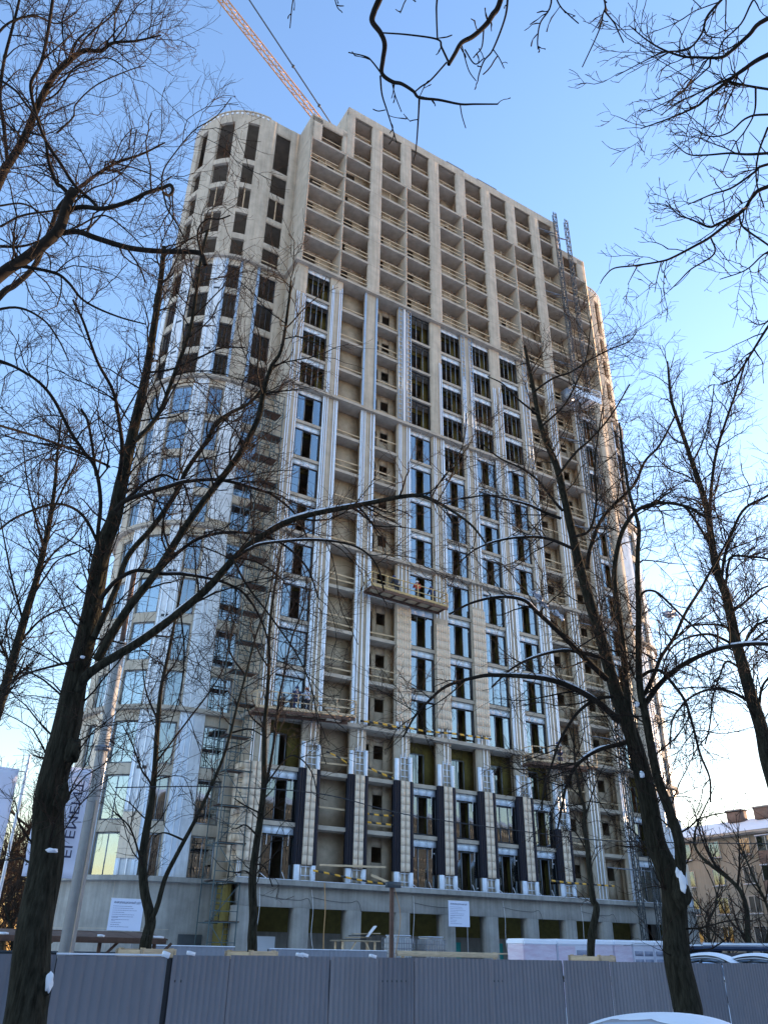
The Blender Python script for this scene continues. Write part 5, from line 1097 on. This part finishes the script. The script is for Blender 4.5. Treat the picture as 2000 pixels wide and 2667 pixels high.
def lenslope(u0, u1, Yf): a, b = onY(*u0, Yf), onY(*u1, Yf); return b[0]-a[0], (b[2]-a[2])/(b[0]-a[0])
L, sl = lenslope((968, 1524), (1166, 1582), -1.35)
person(put(P1, .64, .5, L, sl), 2.7, 'jk_red', 'trouser', 'white', 'worker in red jacket and white helmet on the yellow platform', ((.3, .3), (.35, .35)), .6)
person(put(P1, .38, .6, L, sl), 3.3, 'trouser', 'trouser', 'helm_b', 'worker in dark clothes bending at the middle of the yellow platform', ((.35, .0), (.3, .05)), 1.2)
person(put(P1, .86, .6, L, sl), 3.0, 'jk_blue', 'trouser', 'helm_b', 'worker in blue at the right end of the yellow platform', ((.3, .1), (.3, .1)), .9)
L, sl = lenslope((668, 1842), (926, 1869), -1.35)
person(put(P2, .42, .55, L, sl), 2.9, 'jk_blue', 'jk_blue', 'helm_b', 'worker in navy overalls and hood on the timber platform', ((.3, .3), (.3, .3)), .3)
person(put(P2, .53, .6, L, sl), 3.3, 'vest', 'trouser', 'helm_o', 'worker in orange helmet and pale vest on the timber platform', ((.35, .4), (.3, .4)), .2)
L, sl = lenslope((1388, 1982), (1556, 1999), -1.35)
person(put(P3, .5, .55, L, sl), 3.0, 'trouser', 'jk_blue', 'helm_b', 'worker in dark jacket on the right timber platform', ((.3, .1), (.3, .1)), .8)
# ------------------------------------------------------------------ yellow block of flats at the right
M['ystone'] = mat('yellow_plaster', (.27, .245, .19), .9, col2=(.36, .335, .275), scale=.25, bump=.3, bscale=3, streak=.15)
M['ywhite'] = mat('pale_plaster', (.50, .46, .40), .9, var=.1, scale=.8)
M['farwall'] = mat('dull_plaster', (.15, .14, .11), .9, col2=(.25, .20, .15), scale=.15)
M['brick'] = mat('brick_red', (.17, .125, .105), .9, var=.2, scale=3)
FW = frame_mesh(1.35, 1.5, (.68,), .07); FW.materials.append(M['ywhite'])
def flats(loc, rz, length, FH, rise, label, wall, trim, seed, bays, detail=True, nst=5):
    """a five storey block, long side along local y, front facing local -x"""
    YB = thing('apartment_block', label, 'building', loc, rz); h2 = length/2; rg = random.Random(seed)
    link('wall', ubox(wall), None, YB, (6, 0, FH/2), None, (12, length, FH)); link('cornice', ubox(trim), None, YB, (-.1, 0, FH+.1), None, (.9, length+.6, .3))
    V = [(-.6, -h2-.5, FH+.25), (12.6, -h2-.5, FH+.25), (12.6, h2+.5, FH+.25), (-.6, h2+.5, FH+.25), (6, -h2+3, FH+rise), (6, h2-3, FH+rise)]
    me = bpy.data.meshes.new('roof'); me.from_pydata(V, [], [(0, 3, 5, 4), (1, 4, 5, 2), (0, 4, 1), (3, 2, 5), (0, 1, 2, 3)]); rf = link('roof', me, M['snow'], YB)
    for y in ((h2-12.5, h2-15.8, 0, -12) if detail else (0,)):
        link('chimney', ubox('brick'), None, rf, (5.0, y, FH+rise+.2), None, (1.1, 1.7, 1.1)); link('chimney_cap', ubox('ywhite'), None, rf, (5.0, y, FH+rise+.8), None, (1.3, 1.9, .14))
    rows = {}
    for s in range(nst):
        for j in range(bays):
            y = h2-2.2-j*3.55; z = .9+s*2.55
            if y < -h2+1: break
            if detail and j % 4 == 1 and s > 0:
                bq = link('balcony', boxes_mesh('balcony', [(-1.1, 0, -1.5, 1.5, -.12, 0), (-1.1, -1.04, -1.5, 1.5, 0, .95), (-1.1, 0, -1.5, -1.44, 0, .95), (-1.1, 0, 1.44, 1.5, 0, .95)]), M['brick' if rg.random() < .3 else 'ywhite'], YB, (0, y, z-.9))
                link('glazing', ubox('_glasslow'), None, bq, (-1.04, 0, 1.6), None, (.04, 2.9, 1.25)); link('balcony_roof', ubox('snow'), None, bq, (-.55, 0, 2.3), None, (1.2, 3.1, .1))
                for q in (-1.45, -.5, .5, 1.45): link('glazing_bar', ubox('ywhite'), None, bq, (-1.07, q, 1.6), None, (.06, .07, 1.25))
            if not detail: rows.setdefault(s, []).append((-.09, .02, y-.67, y+.67, z, z+1.5)); continue
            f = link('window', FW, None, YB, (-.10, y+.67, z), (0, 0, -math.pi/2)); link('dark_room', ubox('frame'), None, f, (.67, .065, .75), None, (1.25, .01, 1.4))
            if detail: link('pane', ubox('_glasslow'), None, f, (.67, .05, .75), None, (1.25, .02, 1.4)); link('sill', ubox('snow'), None, f, (.67, -.07, -.05), None, (1.5, .18, .06))
    for s, L in rows.items(): o = link('window_row', boxes_mesh('window_row', L), M['frame'], YB); o['kind'] = 'stuff'
flats((74.0, -17.0, 0), 0, 78, 12.9, 2.3, 'yellow five storey apartment block with a snowy roof at far right', 'ystone', 'ywhite', 4, 22)
flats((0.0, -96.0, 0), -math.pi/2, 260, 26.5, 2.5, 'unseen long grey apartment block added across the road to darken the lower window reflections', 'farwall', 'ywhite', 6, 72, False, 10)  # unseen block, sized so the lower panes mirror wall instead of bright sky
# ------------------------------------------------------------------ parked cars
def car_mesh(profile, width, tumble):
    """profile list of (x, z_low, z_high, halfwidth) lofted"""
    pass
M['carpaint'] = mat('silver_paint', (.50, .54, .60), .25, metal=.5)
M['carglass'] = glass_mat('car_glass', (.10, .14, .15), .25)
def car(loc, rz, label, snow, paint='carpaint', ice=True):
    T = thing('parked_car', label, 'car', loc, rz)
    # stations along x: (x, half width at belt, z sill, z belt)
    st = [(-2.25, .62, .42, .70), (-2.1, .78, .28, .90), (-1.7, .86, .22, .98), (-1.1, .90, .20, .97), (0, .91, .20, .95), (1.0, .90, .20, .93), (1.6, .87, .22, .88), (2.1, .78, .26, .76), (2.25, .6, .38, .62)]
    V = []; F = []
    for x, hw, zs, zb in st: V += [(x, -hw*.86, zs), (x, -hw, (zs+zb)*.5), (x, -hw*.97, zb-.06), (x, -hw*.90, zb), (x, hw*.90, zb), (x, hw*.97, zb-.06), (x, hw, (zs+zb)*.5), (x, hw*.86, zs)]
    n = 8
    for i in range(len(st)-1):
        for j in range(n): F.append((i*n+j, i*n+(j+1) % n, (i+1)*n+(j+1) % n, (i+1)*n+j))
    me = bpy.data.meshes.new('body'); me.from_pydata(V, [], F+[tuple(range(n))[::-1], tuple(range((len(st)-1)*n, len(st)*n))]); me.update()
    b = link('body', me, M[paint], T); sb = b.modifiers.new('s', 'SUBSURF'); sb.levels = 2; sb.render_levels = 2
    for p in me.polygons: p.use_smooth = True
    # greenhouse
    gh = [(-1.75, .96, .80), (-1.15, 1.30, .67), (-.65, 1.43, .62), (-.1, 1.47, .61), (.35, 1.42, .63), (.75, 1.24, .69), (1.25, .93, .80)]
    def loft(a, bnd, mname, nm, off=0.0, low=.90):
        V = []; F = []
        for x, z, hw in a: V += [(x, -.84-off, low), (x, -hw-off, max(low+.01, z-.055)), (x, -hw*.72, z+off), (x, 0, z+.025+off), (x, hw*.72, z+off), (x, hw+off, max(low+.01, z-.055)), (x, .84+off, low)]
        k = 7
        for i in range(len(a)-1):
            for j in range(k-1): F.append((i*k+j, i*k+j+1, (i+1)*k+j+1, (i+1)*k+j))
        me = bpy.data.meshes.new(nm); me.from_pydata(V, [], F); me.update()
        for p in me.polygons: p.use_smooth = True
        o = link(nm, me, M[mname], T); return o
    g = loft(gh, None, 'carglass', 'glasshouse')
    g2 = loft([(x*.97, z-.03, hw-.03) for x, z, hw in gh], None, 'black', 'cabin_lining', -.03)
    # roof skin and pillars
    roof = [(-1.2, 1.30, .66), (-.65, 1.445, .625), (-.1, 1.485, .615), (.35, 1.435, .635), (.55, 1.35, .66)]
    V = []; F = []
    for x, z, hw in roof: V += [(x, -hw-.015, z-.045), (x, -hw*.75, z+.008), (x, 0, z+.035), (x, hw*.75, z+.008), (x, hw+.015, z-.045)]
    for i in range(len(roof)-1):
        for j in range(4): F.append((i*5+j, i*5+j+1, (i+1)*5+j+1, (i+1)*5+j))
    me = bpy.data.meshes.new('roof'); me.from_pydata(V, [], F); me.update(); r = link('roof', me, M[paint], T); r.modifiers.new('t', 'SOLIDIFY').thickness = .02
    for p in me.polygons: p.use_smooth = True
    for sd_ in (-1, 1):
        tube_obj('door_trim', 'black', [(-1.72, sd_*.82, .97), (-1.15, sd_*.71, 1.25), (-.65, sd_*.66, 1.385), (-.1, sd_*.65, 1.425), (.35, sd_*.67, 1.375), (.75, sd_*.72, 1.19), (1.25, sd_*.83, .94)], .014, T, 6, 30)
        tube_obj('pillar', 'black', [(-.35, sd_*.85, .94), (-.28, sd_*.68, 1.36)], .04, T, 6)
        for x in (-1.42, 1.40):
            V2, F2 = tubes(np.array([[(x, sd_*.70, .31), (x, sd_*.76, .31), (x, sd_*.90, .31), (x, sd_*.91, .31)]]), np.array([[.02, .315, .315, .2]]), 20); w_ = link('wheel', mesh_np('wheel', V2, F2, True), M['black'], T)
            V2, F2 = tubes(np.array([[(x, sd_*.90, .31), (x, sd_*.915, .31), (x, sd_*.92, .31)]]), np.array([[.2, .19, .01]]), 16); link('rim', mesh_np('rim', V2, F2, True), M['alu'], w_)
        link('mirror', ubox('black'), None, T, (.85, sd_*.98, 1.0), None, (.12, .2, .12)); link('headlight', ubox('white'), None, T, (2.12, sd_*.6, .66), None, (.12, .3, .12)); link('tail_light', ubox('jk_red'), None, T, (-2.18, sd_*.62, .78), None, (.08, .28, .12))
        link('door_handle', ubox('alu'), None, T, (-.55, sd_*.91, .84), None, (.18, .03, .03))
    # snow cover
    sn = [(-1.25, 1.27, .40), (-1.0, 1.37, .52), (-.65, 1.455, .53), (-.1, 1.50, .53), (.35, 1.455, .54), (.52, 1.38, .48)] if not snow else [(-2.2, .80, .55), (-1.9, 1.02, .72), (-1.5, 1.18, .72), (-1.1, 1.38, .66), (-.65, 1.52, .63), (-.1, 1.57, .62), (.35, 1.52, .64), (.75, 1.34, .68), (1.25, 1.05, .75), (1.7, .98, .74), (2.2, .75, .5)]
    V = []; F = []; ns = random.Random(8)
    for x, z, hw in sn: V += [(x, -hw*1.0, z-.045), (x, -hw*.8, z+.01+ns.uniform(0, .02)), (x, -hw*.3, z+.035+ns.uniform(0, .02)), (x, hw*.3, z+.035), (x, hw*.8, z+.01), (x, hw*1.0, z-.045)]
    for i in range(len(sn)-1):
        for j in range(5): F.append((i*6+j, i*6+j+1, (i+1)*6+j+1, (i+1)*6+j))
    me = bpy.data.meshes.new('snow_cover'); me.from_pydata(V, [], F); me.update()
    for p in me.polygons: p.use_smooth = True
    s_ = link('snow_cover', me, M['snow'], T); s_.modifiers.new('t', 'SOLIDIFY').thickness = .035; q = s_.modifiers.new('s', 'SUBSURF'); q.levels = 2; q.render_levels = 2
    return T
pc = at(1768, 2625, 10.9)
aim = math.atan2(pc[1]-CAM[1], pc[0]-CAM[0])     # bearing of the view on the car
car((pc[0], pc[1], .05), aim-math.pi/2-.5, 'silver car with a snowy roof in the lower right corner', False).scale = (.93, .93, .93)
for px, lab in ((1858, 'car buried in smooth snow behind the fence, right of the thick trunk'), (1985, 'car buried in snow behind the fence at the right edge')):
    p = at(px, 2492, 36); car((p[0], p[1], .66), -1.2, lab, True)
p = at(1925, 2492, 36); V = []; F = []; n = 24
for j in range(n):
    for i in range(n):
        u, v = i/(n-1)*2-1, j/(n-1)*2-1; e = max(0, 1-max(abs(u), abs(v))**3); V.append((u*7, v*4.5, .68*min(1, e*1.6)-.02))
F = [(j*n+i, j*n+i+1, (j+1)*n+i+1, (j+1)*n+i) for j in range(n-1) for i in range(n-1)]
o = link('snow_bank', mesh_np('snow_bank', V, F, True), M['snow'], None, (p[0], p[1], 0), (0, 0, -.6)); struct(o)
# ------------------------------------------------------------------ waste shelter and skip behind the fence at right
p = at(1790, 2478, 42)
T = thing('waste_container', 'dark blue waste container with a snowy lid, right of the thick trunk', 'container', (p[0], p[1], 0), -.9)
M['navyblue'] = mat('navy_container', (.03, .05, .10), .5, var=.15)
link('bin', ubox('navyblue'), None, T, (0, 0, 1.2), None, (2.8, 1.6, 2.4)); link('lid', ubox('navyblue'), None, T, (0, 0, 2.45), None, (3.0, 1.75, .1)); link('snow_cover', ubox('snow'), None, T, (0, 0, 2.56), None, (2.95, 1.7, .12))
for x in (-1.1, -.4, .4, 1.1): link('rib', ubox('navyblue'), None, T, (x, -.83, 1.2), None, (.1, .08, 2.2))
p = at(1960, 2478, 40)
T = thing('waste_shelter', 'blue framed waste shelter with a snowy roof at the right edge', 'shelter', (p[0], p[1], 0), -.9)
for x in (-1.6, 1.6):
    for y in (-.8, .8): link('post', ubox('navyblue'), None, T, (x, y, 1.2), None, (.14, .14, 2.4))
link('roof', ubox('navyblue'), None, T, (0, 0, 2.45), None, (3.7, 2.0, .14)); link('snow_cover', ubox('snow'), None, T, (0, 0, 2.58), None, (3.7, 2.0, .14)); link('rear_panel', ubox('grey_steel'), None, T, (0, .8, 1.2), None, (3.2, .05, 2.2)); link('shelf', ubox('snow'), None, T, (0, -.2, 1.95), None, (2.2, .5, .12))
# ------------------------------------------------------------------ background trees
def far_tree(px, py, d, h, label, seed, group, dens=1.0, spread=.35):
    p = at(px, py, d); b = np.array([p[0], p[1], 0.0]); T = Tree('bare_tree', label, b, seed, group=group); rg = np.random.default_rng(seed)
    P = [b+np.array([0, 0, -.1])]+[b+np.array([rg.normal()*.25*k, rg.normal()*.25*k, h*.22*k]) for k in (1, 2, 3)]+[b+np.array([rg.normal()*.8, rg.normal()*.8, h*.95])]
    T.trunk(np.array(P), [h*.016, h*.014, h*.01, h*.006, .02], .03)
    C = T.L[0][0]
    for q in range(7):
        i = int(len(C)*rg.uniform(.2, .75)); a = rg.uniform(0, 6.28); e = rg.uniform(.2, .42)*h; s = spread
        T.limb([C[i], C[i]+np.array([math.cos(a)*e*s, math.sin(a)*e*s, e*.35]), C[i]+np.array([math.cos(a)*e*s*1.5, math.sin(a)*e*s*1.5, e*.85])], [h*.006, h*.004, .015], S=5)
    T.twigs([lvl(1.6*dens, h*.16, (25, 55), 6, .5, .02, .04, .05, .16, .2), lvl(1.9*dens, h*.08, (25, 55), 4, .6, .013, .022, .04, .2)], tube_sides=(3, 3), mats=('twig', 'twig'))
for i, (px, d, h, lab) in enumerate(((15, 75, 13, 'bare tree in the thicket at far left, beside the lilac banner'), (50, 82, 11, 'bare tree in the thicket between the lilac banner and the thick trunk'), (85, 70, 14, 'tall bare tree in the thicket close to the thick trunk'), (-25, 68, 15, 'bare tree in the thicket cut by the left edge'), (110, 88, 12, 'bare tree in the thicket mostly behind the thick trunk'), (70, 64, 8, 'low bushy bare tree at the thicket foot'), (25, 60, 7, 'low bushy bare tree under the lilac banner'), (0, 110, 17, 'tall far tree in the thicket behind the lilac banner'), (60, 120, 18, 'tall far tree in the thicket left of the thick trunk'), (100, 100, 16, 'far tree in the thicket peeping out beside the thick trunk'), (-40, 105, 17, 'tall far tree in the thicket beyond the left edge'), (40, 66, 6, 'low dense shrub at the thicket foot by the banner pole'), (95, 68, 6, 'low dense shrub at the thicket foot by the thick trunk'))):
    far_tree(px, 2480, d, h, lab, 60+i, 'thicket of bare trees at far left', 2.3, .45)
for i, (px, d, h, lab) in enumerate(((1945, 62, 13.5, 'slim bare tree before the yellow block, right of its brick balconies'), (1870, 66, 9, 'low spreading bare tree before the yellow block near the tower'), (1990, 58, 10, 'bare tree before the yellow block at the right edge'), (1905, 60, 6.5, 'small bushy bare tree at the foot of the yellow block'))):
    far_tree(px, 2490, d, h, lab, 80+i, 'bare trees before the yellow block', 1.0, .28)
